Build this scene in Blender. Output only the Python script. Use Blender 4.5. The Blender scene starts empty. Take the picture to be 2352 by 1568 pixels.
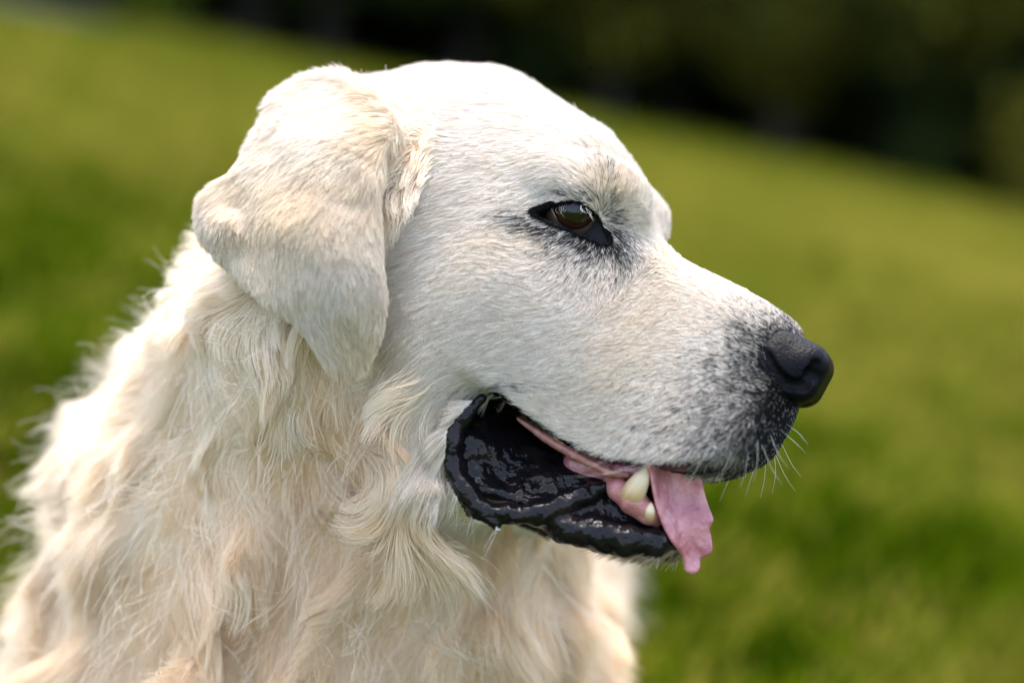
import bpy, math, time
import numpy as np
from mathutils import Matrix, Vector

T0 = time.time()
FUR = True
FUR_K = 1.0
BACKGROUND = True
rng = np.random.default_rng(7)

# ------------------------------------------------------------------ camera, sky, sun, exposure
S = 0.00021                      # metres in one modelling unit
FOC = 3267.0                     # modelling units from the lens to the modelling plane (50 mm lens)
PITCH = math.radians(11.0)        # the camera looks down at the dog
CAM_H = 0.58
scene = bpy.context.scene
cam_data = bpy.data.cameras.new('camera')
cam = bpy.data.objects.new('camera', cam_data)
scene.collection.objects.link(cam)
cam.location = (0, 0, CAM_H)
cam.rotation_euler = (math.radians(90) - PITCH, 0, 0)
cam_data.lens = 50
cam_data.sensor_width = 36
cam_data.clip_start = 0.05
cam_data.clip_end = 500
cam_data.dof.use_dof = True
cam_data.dof.focus_distance = (FOC - 150) * S
cam_data.dof.aperture_fstop = 2.1
cam_data.dof.aperture_blades = 0
scene.camera = cam

SUN_EL, SUN_AZ = 75.0, 0.0      # azimuth measured from +Y (behind the dog) towards +X
world = bpy.data.worlds.new('World')
scene.world = world
world.use_nodes = True
wn = world.node_tree.nodes
wl = world.node_tree.links
bg = wn['Background']
sky = wn.new('ShaderNodeTexSky')
sky.sky_type = 'NISHITA'
sky.sun_disc = False
sky.sun_elevation = math.radians(SUN_EL)
sky.sun_rotation = math.radians(SUN_AZ)
sky.air_density = 1.0
sky.dust_density = 4.0
hs = wn.new('ShaderNodeHueSaturation')
hs.inputs['Saturation'].default_value = 0.75
wl.new(sky.outputs[0], hs.inputs['Color'])
wl.new(hs.outputs[0], bg.inputs[0])
bg.inputs[1].default_value = 0.15
sun_d = bpy.data.lights.new('sun', 'SUN')
sun_d.energy = 0.55
sun_d.angle = math.radians(28)
sun_d.color = (1.0, 0.96, 0.91)
sun = bpy.data.objects.new('sun', sun_d)
scene.collection.objects.link(sun)
a_, e_ = math.radians(SUN_AZ), math.radians(SUN_EL)
sdir = Vector((math.sin(a_) * math.cos(e_), math.cos(a_) * math.cos(e_), math.sin(e_)))
sun.rotation_euler = (-sdir).to_track_quat('-Z', 'Y').to_euler()
scene.view_settings.view_transform = 'Standard'
scene.view_settings.look = 'None'
scene.view_settings.exposure = 2.25
scene.view_settings.gamma = 1.0
scene.render.engine = 'CYCLES'
cy = scene.cycles
cy.max_bounces = 12
cy.diffuse_bounces = 8
cy.glossy_bounces = 3
cy.transmission_bounces = 8
cy.transparent_max_bounces = 8
cy.caustics_reflective = False
cy.caustics_refractive = False
cy.use_denoising = True
try:
    scene.cycles_curves.shape = 'RIBBONS'
    scene.cycles_curves.subdivisions = 2
except Exception:
    pass

# ------------------------------------------------------------------ frames
cp, sp = math.cos(PITCH), math.sin(PITCH)
def to_world(p):
    """modelling frame (right, away, up; origin on the optical axis at FOC) -> metres in the world"""
    p = np.asarray(p, float)
    x, y, z = p[..., 0] * S, (p[..., 1] + FOC) * S, p[..., 2] * S
    return np.stack([x, y * cp + z * sp, CAM_H - y * sp + z * cp], -1)

def px(U, V, d):
    """point seen at photo position (U, V) at depth d behind the modelling plane"""
    k = (FOC + d) / FOC
    return np.array([(U - 1176.0) * k, d, (784.0 - V) * k])

def proj(P):
    P = np.asarray(P)
    k = FOC / (FOC + P[..., 1])
    return 1176.0 + P[..., 0] * k, 784.0 - P[..., 2] * k

PHI, THETA, ROLL = math.radians(28), math.radians(22), math.radians(0.5)
PIV = np.array([1300 - 1176.0, 0.0, 784 - 700.0])
F0 = np.array([math.cos(PHI), 0, -math.sin(PHI)])
U0 = np.array([math.sin(PHI), 0, math.cos(PHI)])
W0 = np.array([0, -1.0, 0])
FX = math.cos(THETA) * F0 + math.sin(THETA) * W0
WX = math.cos(THETA) * W0 - math.sin(THETA) * F0
UX = math.cos(ROLL) * U0 - math.sin(ROLL) * WX
WX = math.cos(ROLL) * WX + math.sin(ROLL) * U0
HM = np.stack([FX, UX, WX])          # rows: head forward, up, towards the camera side

def head_xyz(h):
    return PIV + np.asarray(h) @ HM
def head_fuw(P):
    return (np.asarray(P) - PIV) @ HM.T

import functools
@functools.lru_cache(maxsize=None)
def hp(U, V, w):
    """head coordinates (forward, up) of what is seen at photo (U,V) with lateral offset w"""
    A = np.zeros((2, 2)); b = np.zeros(2)
    base = PIV + w * WX
    for r, (ax, tgt) in enumerate(((0, U - 1176.0), (2, 784.0 - V))):
        A[r, 0] = FX[ax] * FOC - tgt * FX[1]
        A[r, 1] = UX[ax] * FOC - tgt * UX[1]
        b[r] = tgt * (FOC + base[1]) - base[ax] * FOC
    f, u = np.linalg.solve(A, b)
    return np.array([f, u])
def hp3(U, V, w):
    f, u = hp(U, V, w)
    return np.array([f, u, w])

# ------------------------------------------------------------------ numeric helpers
def catmull(P, n=8, closed=True):
    P = np.asarray(P, float)
    out = []
    N = len(P)
    t = np.linspace(0, 1, n, endpoint=False)[:, None]
    for i in range(N if closed else N - 1):
        if closed:
            p0, p1, p2, p3 = P[i - 1], P[i], P[(i + 1) % N], P[(i + 2) % N]
        else:
            p0, p1, p2, p3 = P[max(i - 1, 0)], P[i], P[i + 1], P[min(i + 2, N - 1)]
        out.append(0.5 * ((2 * p1) + (-p0 + p2) * t + (2 * p0 - 5 * p1 + 4 * p2 - p3) * t ** 2 + (-p0 + 3 * p1 - 3 * p2 + p3) * t ** 3))
    if not closed:
        out.append(P[-1:])
    return np.concatenate(out)

def poly_sd(Q, poly):
    """signed distance to a polygon, positive inside"""
    Q = np.asarray(Q, float)
    best = np.full(len(Q), 1e18)
    inside = np.zeros(len(Q), bool)
    n = len(poly)
    for i in range(n):
        a, b = poly[i], poly[(i + 1) % n]
        e = b - a
        v = Q - a
        t = np.clip((v @ e) / max(e @ e, 1e-9), 0, 1)
        d = v - t[:, None] * e
        best = np.minimum(best, (d ** 2).sum(1))
        c = ((a[1] > Q[:, 1]) != (b[1] > Q[:, 1]))
        xx = (b[0] - a[0]) * (Q[:, 1] - a[1]) / (b[1] - a[1] + 1e-12) + a[0]
        inside ^= c & (Q[:, 0] < xx)
    d = np.sqrt(best)
    return np.where(inside, d, -d)

def tps(X, Y, lam=1.0):
    X = np.asarray(X, float) / 100.0; Y = np.asarray(Y, float)
    n = len(X)
    r = np.linalg.norm(X[:, None] - X[None], axis=2)
    K = np.where(r > 0, r ** 2 * np.log(r + 1e-9), 0) + lam * 0.05 * np.eye(n)
    Pm = np.concatenate([np.ones((n, 1)), X], 1)
    A = np.block([[K, Pm], [Pm.T, np.zeros((3, 3))]])
    sol = np.linalg.solve(A, np.concatenate([Y, np.zeros((3,) + Y.shape[1:])]))
    def f(Q):
        Q = np.asarray(Q, float) / 100.0
        out = np.zeros((len(Q),) + Y.shape[1:])
        for s in range(0, len(Q), 100000):
            q = Q[s:s + 100000]
            rr = np.linalg.norm(q[:, None] - X[None], axis=2)
            KK = np.where(rr > 0, rr ** 2 * np.log(rr + 1e-9), 0)
            out[s:s + 100000] = KK @ sol[:n] + np.concatenate([np.ones((len(q), 1)), q], 1) @ sol[n:]
        return out
    return f

class Map2:
    """regular 2D grid with bilinear lookup"""
    def __init__(self, x0, x1, y0, y1, step):
        self.x0, self.y0, self.st = x0, y0, step
        self.xs = np.arange(x0, x1 + step, step); self.ys = np.arange(y0, y1 + step, step)
        self.pts = np.stack(np.meshgrid(self.xs, self.ys, indexing='ij'), -1).reshape(-1, 2)
    def set(self, v):
        self.v = v.reshape(len(self.xs), len(self.ys)).astype(np.float32); return self
    def __call__(self, x, y):
        fx = np.clip((x - self.x0) / self.st, 0, len(self.xs) - 1.001)
        fy = np.clip((y - self.y0) / self.st, 0, len(self.ys) - 1.001)
        i = fx.astype(np.int32); j = fy.astype(np.int32)
        a = (fx - i).astype(np.float32); b = (fy - j).astype(np.float32)
        v = self.v
        return (v[i, j] * (1 - a) * (1 - b) + v[i + 1, j] * a * (1 - b) + v[i, j + 1] * (1 - a) * b + v[i + 1, j + 1] * a * b)

def smin(a, b, k):
    h = np.clip(0.5 + 0.5 * (b - a) / k, 0, 1)
    return b + (a - b) * h - k * h * (1 - h)
def smax(a, b, k):
    return -smin(-a, -b, k)
def sd_ell(P, c, r):
    q = (P - np.asarray(c, np.float32)) / np.asarray(r, np.float32)
    k0 = np.sqrt((q ** 2).sum(-1))
    k1 = np.sqrt(((q / np.asarray(r, np.float32)) ** 2).sum(-1)) + 1e-9
    return k0 * (k0 - 1) / k1
def sd_cone(P, a, b, ra, rb):
    a = np.asarray(a, np.float32); b = np.asarray(b, np.float32)
    e = b - a
    t = np.clip(((P - a) @ e) / (e @ e), 0, 1)
    d = P - a - t[..., None] * e
    return np.sqrt((d ** 2).sum(-1)) - (ra + (rb - ra) * t)

def value_noise(P, scale, seed=0):
    """smooth 3D value noise in [-1,1]"""
    r = np.random.default_rng(seed).random(4096).astype(np.float32) * 2 - 1
    Q = np.asarray(P, np.float64) / scale
    i = np.floor(Q).astype(np.int64); f = Q - i
    f = f * f * (3 - 2 * f)
    out = 0
    for dx in (0, 1):
        for dy in (0, 1):
            for dz in (0, 1):
                h = ((i[..., 0] + dx) * 73856093 ^ (i[..., 1] + dy) * 19349663 ^ (i[..., 2] + dz) * 83492791) & 4095
                wgt = (f[..., 0] if dx else 1 - f[..., 0]) * (f[..., 1] if dy else 1 - f[..., 1]) * (f[..., 2] if dz else 1 - f[..., 2])
                out = out + r[h] * wgt
    return out

def surface_nets(vals, xs, ys, zs):
    nx, ny, nz = vals.shape
    neg = vals < 0
    cs = np.zeros((nx - 1, ny - 1, nz - 1), np.int8)
    for dx in (0, 1):
        for dy in (0, 1):
            for dz in (0, 1):
                cs += neg[dx:nx - 1 + dx, dy:ny - 1 + dy, dz:nz - 1 + dz]
    act = np.argwhere((cs > 0) & (cs < 8))
    idx = np.full(cs.shape, -1, np.int32)
    idx[act[:, 0], act[:, 1], act[:, 2]] = np.arange(len(act))
    i, j, k = act.T
    corner = {}
    for dx in (0, 1):
        for dy in (0, 1):
            for dz in (0, 1):
                corner[dx, dy, dz] = vals[i + dx, j + dy, k + dz]
    acc = np.zeros((len(act), 3)); cnt = np.zeros(len(act))
    X = (xs[i], xs[i + 1] - xs[i]); Y = (ys[j], ys[j + 1] - ys[j]); Z = (zs[k], zs[k + 1] - zs[k])
    for c0 in corner:
        for ax in range(3):
            if c0[ax] == 0:
                c1 = list(c0); c1[ax] = 1; c1 = tuple(c1)
                a, b = corner[c0], corner[c1]
                m = (a < 0) != (b < 0)
                t = np.where(m, a / np.where(np.abs(a - b) < 1e-9, 1e-9, a - b), 0)
                p = np.stack([np.full(len(act), float(c)) for c in c0], 1)
                p[:, ax] = t
                acc += p * m[:, None]; cnt += m
    acc /= cnt[:, None]
    V = np.stack([X[0] + X[1] * acc[:, 0], Y[0] + Y[1] * acc[:, 1], Z[0] + Z[1] * acc[:, 2]], 1)
    quads = []
    for ax in range(3):
        sl0 = [slice(None)] * 3; sl1 = [slice(None)] * 3
        sl0[ax] = slice(0, -1); sl1[ax] = slice(1, None)
        ch = neg[tuple(sl0)] != neg[tuple(sl1)]
        e = np.argwhere(ch)
        o1, o2 = [(1, 2), (2, 0), (0, 1)][ax]
        ok = (e[:, o1] > 0) & (e[:, o2] > 0) & (e[:, o1] < vals.shape[o1] - 1) & (e[:, o2] < vals.shape[o2] - 1)
        e = e[ok]
        d1 = np.zeros(3, int); d1[o1] = 1
        d2 = np.zeros(3, int); d2[o2] = 1
        q = [idx[tuple((e - a).T)] for a in (0 * d1, d1, d1 + d2, d2)]
        q = np.stack(q, 1)
        flip = neg[tuple(e.T)]
        q[~flip] = q[~flip][:, ::-1]
        quads.append(q)
    return V, np.concatenate(quads)

def mesh_from(name, verts, faces, mats=(), smooth=True):
    me = bpy.data.meshes.new(name)
    verts = np.asarray(verts, np.float32); faces = np.asarray(faces, np.int32)
    n = faces.shape[1]
    me.vertices.add(len(verts)); me.vertices.foreach_set('co', verts.ravel())
    me.loops.add(faces.size); me.loops.foreach_set('vertex_index', faces.ravel())
    me.polygons.add(len(faces))
    me.polygons.foreach_set('loop_start', np.arange(0, faces.size, n, dtype=np.int32))
    me.polygons.foreach_set('loop_total', np.full(len(faces), n, np.int32))
    if smooth:
        me.polygons.foreach_set('use_smooth', np.ones(len(faces), bool))
    for m in mats:
        me.materials.append(m)
    me.update(calc_edges=True)
    me.validate()
    return me
def link(name, data, parent=None, **props):
    o = bpy.data.objects.new(name, data)
    scene.collection.objects.link(o)
    if parent is not None:
        o.parent = parent
        o.matrix_parent_inverse = parent.matrix_world.inverted() if parent.matrix_world else Matrix()
    for k, v in props.items():
        o[k] = v
    return o
def vnormals(V, Q):
    n = np.zeros_like(V)
    fn = np.cross(V[Q[:, 2]] - V[Q[:, 0]], V[Q[:, 3]] - V[Q[:, 1]])
    for c in range(4):
        for ax in range(3):
            n[:, ax] += np.bincount(Q[:, c], fn[:, ax], len(V))
    return n / (np.linalg.norm(n, axis=1, keepdims=True) + 1e-12)
def vcol(me, name, col):
    a = me.attributes.new(name, 'FLOAT_COLOR', 'POINT')
    c = np.ones((len(col), 4), np.float32); c[:, :3] = col
    a.data.foreach_set('color', c.ravel())

# ------------------------------------------------------------------ materials
def new_mat(name):
    m = bpy.data.materials.new(name); m.use_nodes = True
    nt = m.node_tree
    return m, nt, nt.nodes['Principled BSDF']
def N(nt, kind, **kw):
    n = nt.nodes.new(kind)
    for k, v in kw.items():
        if k in n.inputs: n.inputs[k].default_value = v
        else: setattr(n, k, v)
    return n

def skin_material():
    m, nt, b = new_mat('dog_skin')
    b.inputs['Specular IOR Level'].default_value = 0.22
    at = N(nt, 'ShaderNodeAttribute', attribute_name='skin_col')
    nt.links.new(at.outputs['Color'], b.inputs['Base Color'])
    at2 = N(nt, 'ShaderNodeAttribute', attribute_name='skin_wet')
    mr = N(nt, 'ShaderNodeMapRange'); mr.inputs['To Min'].default_value = 0.75; mr.inputs['To Max'].default_value = 0.14
    nt.links.new(at2.outputs['Fac'], mr.inputs['Value'])
    nz = N(nt, 'ShaderNodeTexNoise'); nz.inputs['Scale'].default_value = 75; nz.inputs['Detail'].default_value = 2
    nz2 = N(nt, 'ShaderNodeTexNoise'); nz2.inputs['Scale'].default_value = 230; nz2.inputs['Detail'].default_value = 2
    add = N(nt, 'ShaderNodeMath', operation='ADD')
    tc = N(nt, 'ShaderNodeTexCoord')
    for z in (nz, nz2): nt.links.new(tc.outputs['Object'], z.inputs['Vector'])
    nt.links.new(nz.outputs[0], add.inputs[0]); nt.links.new(nz2.outputs[0], add.inputs[1])
    bp = N(nt, 'ShaderNodeBump'); bp.inputs['Distance'].default_value = 0.0011
    nt.links.new(at2.outputs['Fac'], bp.inputs['Strength'])
    nt.links.new(add.outputs[0], bp.inputs['Height'])
    nt.links.new(bp.outputs[0], b.inputs['Normal'])
    nt.links.new(mr.outputs[0], b.inputs['Roughness'])
    return m

def fur_material():
    m = bpy.data.materials.new('dog_fur'); m.use_nodes = True
    nt = m.node_tree; nt.nodes.clear()
    out = N(nt, 'ShaderNodeOutputMaterial')
    at = N(nt, 'ShaderNodeAttribute', attribute_name='fur_col')
    pb = N(nt, 'ShaderNodeBsdfPrincipled', Roughness=0.55)
    pb.inputs['Specular IOR Level'].default_value = 0.25
    tr = N(nt, 'ShaderNodeBsdfTranslucent')
    mx = N(nt, 'ShaderNodeMixShader'); mx.inputs[0].default_value = 0.45
    nt.links.new(at.outputs['Color'], pb.inputs['Base Color'])
    nt.links.new(at.outputs['Color'], tr.inputs['Color'])
    nt.links.new(pb.outputs[0], mx.inputs[1]); nt.links.new(tr.outputs[0], mx.inputs[2])
    nt.links.new(mx.outputs[0], out.inputs[0])
    return m
# ------------------------------------------------------------------ the dog's form
def inflate(outline, ctrl, step=4.0, pw=2.0):
    """solid symmetric about the head's mid plane: outline [(U,V,w)], ctrl [(U,V,half width,rounding)]"""
    ol = catmull([hp(*o) for o in outline], 6)
    mp = Map2(ol[:, 0].min() - 60, ol[:, 0].max() + 60, ol[:, 1].min() - 60, ol[:, 1].max() + 60, step)
    d = poly_sd(mp.pts, ol)
    fit = tps([hp(c[0], c[1], c[2]) for c in ctrl], [[c[2], c[3]] for c in ctrl])
    hr = fit(mp.pts)
    H = np.clip(hr[:, 0], 20, 330); r = np.clip(hr[:, 1], 18, 300)
    t = np.clip(d / r, 0, 1)
    W = np.where(d > 0, H * (1 - (1 - t) ** pw) ** (1 / pw), d)
    mp.set(W)
    gx, gy = np.gradient(mp.v, step)
    nm = Map2(mp.xs[0], mp.xs[-1], mp.ys[0], mp.ys[-1], step); nm.xs, nm.ys = mp.xs, mp.ys
    nm.set(np.sqrt(1 + np.minimum(gx ** 2 + gy ** 2, 9)))
    def f(h):
        w = np.abs(h[..., 2])
        return (w - mp(h[..., 0], h[..., 1])) / nm(h[..., 0], h[..., 1])
    f.W = mp
    return f

HEAD_OUT = [(700, 640, 0), (730, 420, 0), (790, 270, 0), (850, 208, 0), (920, 184, 0), (1000, 164, 0), (1095, 164, 0), (1190, 180, 0),
            (1300, 248, 0), (1395, 308, 0), (1455, 372, 0), (1490, 440, 0), (1508, 505, 0), (1530, 560, 0), (1580, 606, 0),
            (1700, 664, 0), (1790, 716, 0), (1838, 760, 0), (1840, 830, 0), (1834, 890, 0), (1826, 940, 0), (1800, 992, 0),
            (1735, 1048, 58), (1620, 1081, 100), (1500, 1079, 120), (1395, 1066, 135), (1300, 1030, 150), (1220, 978, 165),
            (1150, 926, 180), (1108, 902, 190), (1056, 950, 195), (1024, 1040, 195), (1036, 1115, 185), (1020, 1180, 160),
            (930, 1160, 100), (790, 1010, 50)]
HEAD_CTL = [(1100, 300, 205, 230), (1000, 260, 190, 220), (1100, 420, 238, 230), (950, 380, 235, 220), (850, 320, 190, 200), (800, 500, 235, 200),
            (1000, 560, 272, 220), (1150, 640, 266, 160), (1150, 520, 244, 200), (1230, 380, 200, 210), (1320, 400, 176, 170),
            (1400, 400, 140, 130), (1450, 470, 110, 100), (1300, 500, 168, 120), (1240, 610, 222, 120), (1350, 620, 172, 110), (1400, 700, 160, 100),
            (1470, 620, 118, 80), (1500, 700, 128, 85), (1600, 720, 108, 80), (1700, 800, 108, 80), (1775, 840, 78, 70), (1830, 850, 58, 60), (1738, 840, 92, 75),
            (1760, 950, 118, 60), (1700, 950, 138, 45), (1600, 1000, 152, 36), (1500, 990, 158, 32), (1600, 880, 138, 60), (1500, 860, 148, 70),
            (1400, 900, 166, 60), (1320, 900, 182, 40), (1200, 850, 218, 60), (1100, 830, 245, 60), (1000, 900, 250, 80),
            (900, 720, 258, 200), (1040, 960, 215, 30), (950, 1050, 212, 90), (850, 1000, 140, 100), (1000, 1120, 200, 40), (800, 900, 130, 110), (1420, 1040, 150, 28), (1280, 980, 172, 28)]
JAW_OUT = [(1538, 1170, 0), (1556, 1225, 0), (1535, 1262, 20), (1470, 1274, 50), (1380, 1258, 75), (1290, 1226, 90), (1200, 1190, 110),
           (1110, 1170, 130), (1000, 1210, 60), (900, 1100, 60), (1000, 900, 120), (1120, 930, 120), (1220, 1000, 120), (1330, 1060, 110), (1430, 1090, 85), (1510, 1130, 45)]
JAW_CTL = [(1530, 1220, 50, 40), (1450, 1200, 82, 40), (1400, 1150, 88, 35), (1300, 1150, 114, 40), (1190, 1040, 84, 50), (1090, 1010, 168, 60),
           (1100, 1120, 178, 50), (1000, 1100, 160, 80), (1250, 1050, 78, 50), (1170, 1145, 150, 50), (1125, 965, 108, 40), (1150, 1100, 120, 50), (1320, 1090, 84, 40)]
head_f = inflate(HEAD_OUT, HEAD_CTL)
jaw_f = inflate(JAW_OUT, JAW_CTL)

# eyes: palpebral opening and ball, in head coordinates (camera side; the other side mirrors)
EYE_R = 62.0
EYE_C = hp3(1314, 488, 116)
EYE_OPEN = [(1240, 499), (1262, 484), (1298, 472), (1338, 470), (1364, 488), (1375, 516), (1387, 549), (1352, 541), (1312, 527), (1268, 511)]
eye_poly = catmull([hp(u, v, 165) for u, v in EYE_OPEN], 5)
em = Map2(EYE_C[0] - 160, EYE_C[0] + 160, EYE_C[1] - 130, EYE_C[1] + 130, 2.0)
em.set(-poly_sd(em.pts, eye_poly))
LID_C = hp3(1314, 500, 114)

# lips of the lower jaw: (U,V,w,radius)
LIP1 = [(1105, 915, 196, 11), (1066, 950, 202, 13), (1036, 1010, 205, 14), (1038, 1075, 203, 14), (1066, 1132, 196, 15), (1108, 1174, 186, 16),
        (1170, 1182, 172, 17), (1235, 1180, 154, 18), (1290, 1160, 136, 15), (1340, 1138, 118, 13), (1385, 1115, 100, 10)]
LIP2 = [(1250, 1196, 128, 18), (1300, 1212, 122, 30), (1370, 1228, 112, 34), (1440, 1240, 98, 34), (1500, 1246, 78, 30), (1540, 1240, 46, 22)]
WARTS = [(1086, 1172, 192, 9), (1190, 1192, 168, 10), (1078, 1120, 198, 9), (1098, 1186, 190, 11), (1120, 1190, 188, 10), (1136, 1196, 182, 14), (1144, 1212, 180, 9), (1166, 1190, 174, 13)]

# near ear: an outline seen side-on, with its own depth map
EAR_OUT = [(905, 262), (908, 310), (882, 352), (868, 420), (864, 500), (872, 580), (880, 660), (873, 745), (852, 812), (826, 840), (786, 842),
           (742, 822), (706, 772), (660, 718), (600, 672), (545, 628), (492, 575), (462, 530), (464, 470), (500, 425), (550, 385), (588, 320),
           (618, 262), (650, 212), (712, 182), (785, 180), (830, 202), (872, 228)]
EAR_DEP = [(900, 290, -150), (860, 400, -232), (862, 560, -262), (874, 680, -252), (840, 830, -222), (760, 830, -235), (700, 755, -232), (600, 660, -180), (490, 560, -80),
           (470, 490, -40), (560, 400, -60), (640, 240, 40), (720, 190, 60), (800, 200, 30), (720, 400, -205), (780, 560, -300), (800, 700, -290), (640, 520, -210), (590, 570, -158), (556, 480, -98), (612, 640, -190), (515, 520, -122), (530, 450, -75), (690, 640, -268), (800, 330, -185), (860, 240, -90),
           (700, 300, -70), (850, 460, -250), (835, 640, -285)]
ear_d0 = tps([(u, v) for u, v, d in EAR_DEP], [d for u, v, d in EAR_DEP], lam=0.5)
def ear_pt(u, v):
    return px(u, v, float(ear_d0([(u, v)])[0]))
ear_poly = catmull(np.array([ear_pt(u, v)[[0, 2]] for u, v in EAR_OUT]), 6)
ear_fit = tps([px(u, v, d)[[0, 2]] for u, v, d in EAR_DEP], [d for u, v, d in EAR_DEP], lam=0.5)
er = Map2(ear_poly[:, 0].min() - 40, ear_poly[:, 0].max() + 40, ear_poly[:, 1].min() - 40, ear_poly[:, 1].max() + 40, 4.0)
er.set(-poly_sd(er.pts, ear_poly))
ed = Map2(er.xs[0], er.xs[-1], er.ys[0], er.ys[-1], 4.0); ed.xs, ed.ys = er.xs, er.ys
eq = np.stack([er.pts[:, 0], 0 * er.pts[:, 0], er.pts[:, 1]], 1)
ed.set(ear_fit(er.pts) + (value_noise(eq, 110, 301) * 11 + value_noise(eq, 42, 302) * 2) * np.clip((er.pts[:, 1] - 120) / 200, 0.12, 1))
egx, egy = np.gradient(ed.v, 4.0)
en = Map2(er.xs[0], er.xs[-1], er.ys[0], er.ys[-1], 4.0); en.xs, en.ys = er.xs, er.ys
en.set(np.sqrt(1 + egx ** 2 + egy ** 2))
def ear_sdf(P):
    a = er(P[..., 0], P[..., 2]) + 10
    b = np.abs(P[..., 1] - ed(P[..., 0], P[..., 2])) / en(P[..., 0], P[..., 2]) - 6
    q = np.sqrt(np.maximum(a, 0) ** 2 + np.maximum(b, 0) ** 2) + np.minimum(np.maximum(a, b), 0)
    return q - 10

# trunk, neck, legs in the modelling frame: (from, to, r, r)
DOWN = np.array([0, -sp, -cp])            # gravity
def gp(U, V, d):
    return px(U, V, d)
NECK = [(gp(900, 470, 110), gp(800, 780, 290), 245, 350), (gp(800, 780, 290), gp(680, 1180, 680), 350, 555), (gp(680, 1180, 680), gp(660, 1700, 880), 555, 700),
        (gp(1000, 1000, 270), gp(975, 1650, 640), 245, 415)]
GX, GY = -0.205, 0.0                    # the meadow falls away to the right
def ground_z(x, y):
    return GX * np.asarray(x) + GY * np.asarray(y)
def fw(x, y, z):
    """world metres -> modelling frame"""
    dz = z - CAM_H
    return np.array([x, y * cp - dz * sp, y * sp + dz * cp]) / S - np.array([0, FOC, 0])
def on_ground(x, y, up):
    return fw(x, y, float(ground_z(x, y)) + up)
def cm(v): return v * 0.01 / S
TRUNK = [(gp(660, 1700, 880), fw(-0.14, 1.10, 0.21), 690, 640), (fw(-0.14, 1.10, 0.21), fw(-0.19, 1.40, 0.19), 640, 560)]
LIMBS = []
for ex, ey, qx, qy in ((-0.06, 0.86, 0.19, 0.80), (0.0, 1.04, 0.25, 1.00)):             # fore legs stretched along the ground
    LIMBS += [(fw(ex, ey, 0.20), on_ground(ex - 0.02, ey, 0.06), cm(6.5), cm(4.5)), (on_ground(ex - 0.02, ey, 0.06), on_ground(qx - 0.05, qy, 0.035), cm(4.5), cm(3.0)),
              (on_ground(qx - 0.05, qy, 0.032), on_ground(qx, qy - 0.01, 0.024), cm(3.2), cm(2.4))]
for sy in (1.26, 1.54):                                                                 # folded hind legs
    LIMBS += [(on_ground(-0.18, sy, 0.13), on_ground(-0.03, sy - 0.05, 0.13), cm(10), cm(6)), (on_ground(-0.03, sy - 0.05, 0.11), on_ground(-0.16, sy, 0.05), cm(5), cm(3.5)),
              (on_ground(-0.16, sy, 0.035), on_ground(0.02, sy - 0.05, 0.025), cm(3.2), cm(2.4))]
LIMBS += [(on_ground(-0.24, 1.56, 0.10), on_ground(-0.36, 1.76, 0.035), cm(4), cm(3)), (on_ground(-0.36, 1.76, 0.035), on_ground(-0.42, 1.92, 0.03), cm(3), cm(1.5))]   # tail

HM32, PIV32 = HM.astype(np.float32), PIV.astype(np.float32)
def near(P, c, r):
    return ((P - np.asarray(c, np.float32)) ** 2).sum(-1) < r * r
def upper_sdf(h, ha):
    d = head_f(h)
    for c, r, k in ((hp3(1395, 430, 112), (66, 56, 46), 40), (hp3(1430, 470, 84), (62, 66, 40), 40), (hp3(1290, 420, 140), (90, 46, 44), 50)):
        d = smin(d, sd_ell(ha, c, r), k)
    d = smax(d, -sd_cone(ha, hp3(1430, 330, 0), hp3(1520, 540, 0), 8, 12), 40)
    m = near(ha, EYE_C, 190)
    if m.any():
        q = ha[m]; e = d[m]
        e = smin(e, sd_ell(q, LID_C, (EYE_R + 13, EYE_R + 9, EYE_R + 12)), 26)
        op = np.maximum(em(q[:, 0], q[:, 1]), (LID_C[2] + 10) - q[:, 2])
        op = np.where((np.abs(q[:, 0] - EYE_C[0]) < 150) & (np.abs(q[:, 1] - EYE_C[1]) < 120), op, 60)
        d[m] = smax(e, -op, 7)
    d = smax(d, -sd_cone(ha, hp3(1150, 890, 250), hp3(1310, 905, 206), 5, 13), 30)
    return d
LIP_MID = hp3(1290, 1090, 130)
def lower_sdf(h, ha):
    j = jaw_f(h)
    m = near(ha, LIP_MID, 420)
    if m.any():
        q = ha[m]; e = j[m]
        for a, b in zip(LIP1[:-1], LIP1[1:]):
            e = smin(e, sd_cone(q, hp3(*a[:3]), hp3(*b[:3]), a[3], b[3]), 30)
        for a, b in zip(LIP2[:-1], LIP2[1:]):
            e = smin(e, sd_cone(q, hp3(*a[:3]), hp3(*b[:3]), a[3], b[3]), 12)
        for wq in WARTS:
            e = smin(e, np.sqrt(((q - hp3(*wq[:3]).astype(np.float32)) ** 2).sum(-1)) - wq[3], 8)
        lump = value_noise(q, 30.0, 3) * 5.0 + value_noise(q, 13.0, 4) * 2.4
        j[m] = e + lump
    return j
def neck_sdf(P):
    n = None
    for a, b, ra, rb in NECK + TRUNK:
        c = sd_cone(P, a, b, ra, rb)
        n = c if n is None else smin(n, c, 140)
    m = P[:, 2] < -700
    if m.any():
        q = P[m]; e = n[m]
        for a, b, ra, rb in LIMBS:
            e = smin(e, sd_cone(q, a, b, ra, rb), 90)
        n[m] = e
    n = smin(n, sd_ell(P, px(760, 330, 130), (120, 150, 110)), 60)      # nape behind the ear
    return n
def comps(P):
    P = np.asarray(P, np.float32)
    h = (P - PIV32) @ HM32.T
    ha = h.copy(); ha[:, 2] = np.abs(ha[:, 2])
    hm = h.copy(); hm[:, 2] *= -1
    Pm = hm @ HM32 + PIV32
    return upper_sdf(h, ha), lower_sdf(h, ha), neck_sdf(P), ear_sdf(P), ear_sdf(Pm)
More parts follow.
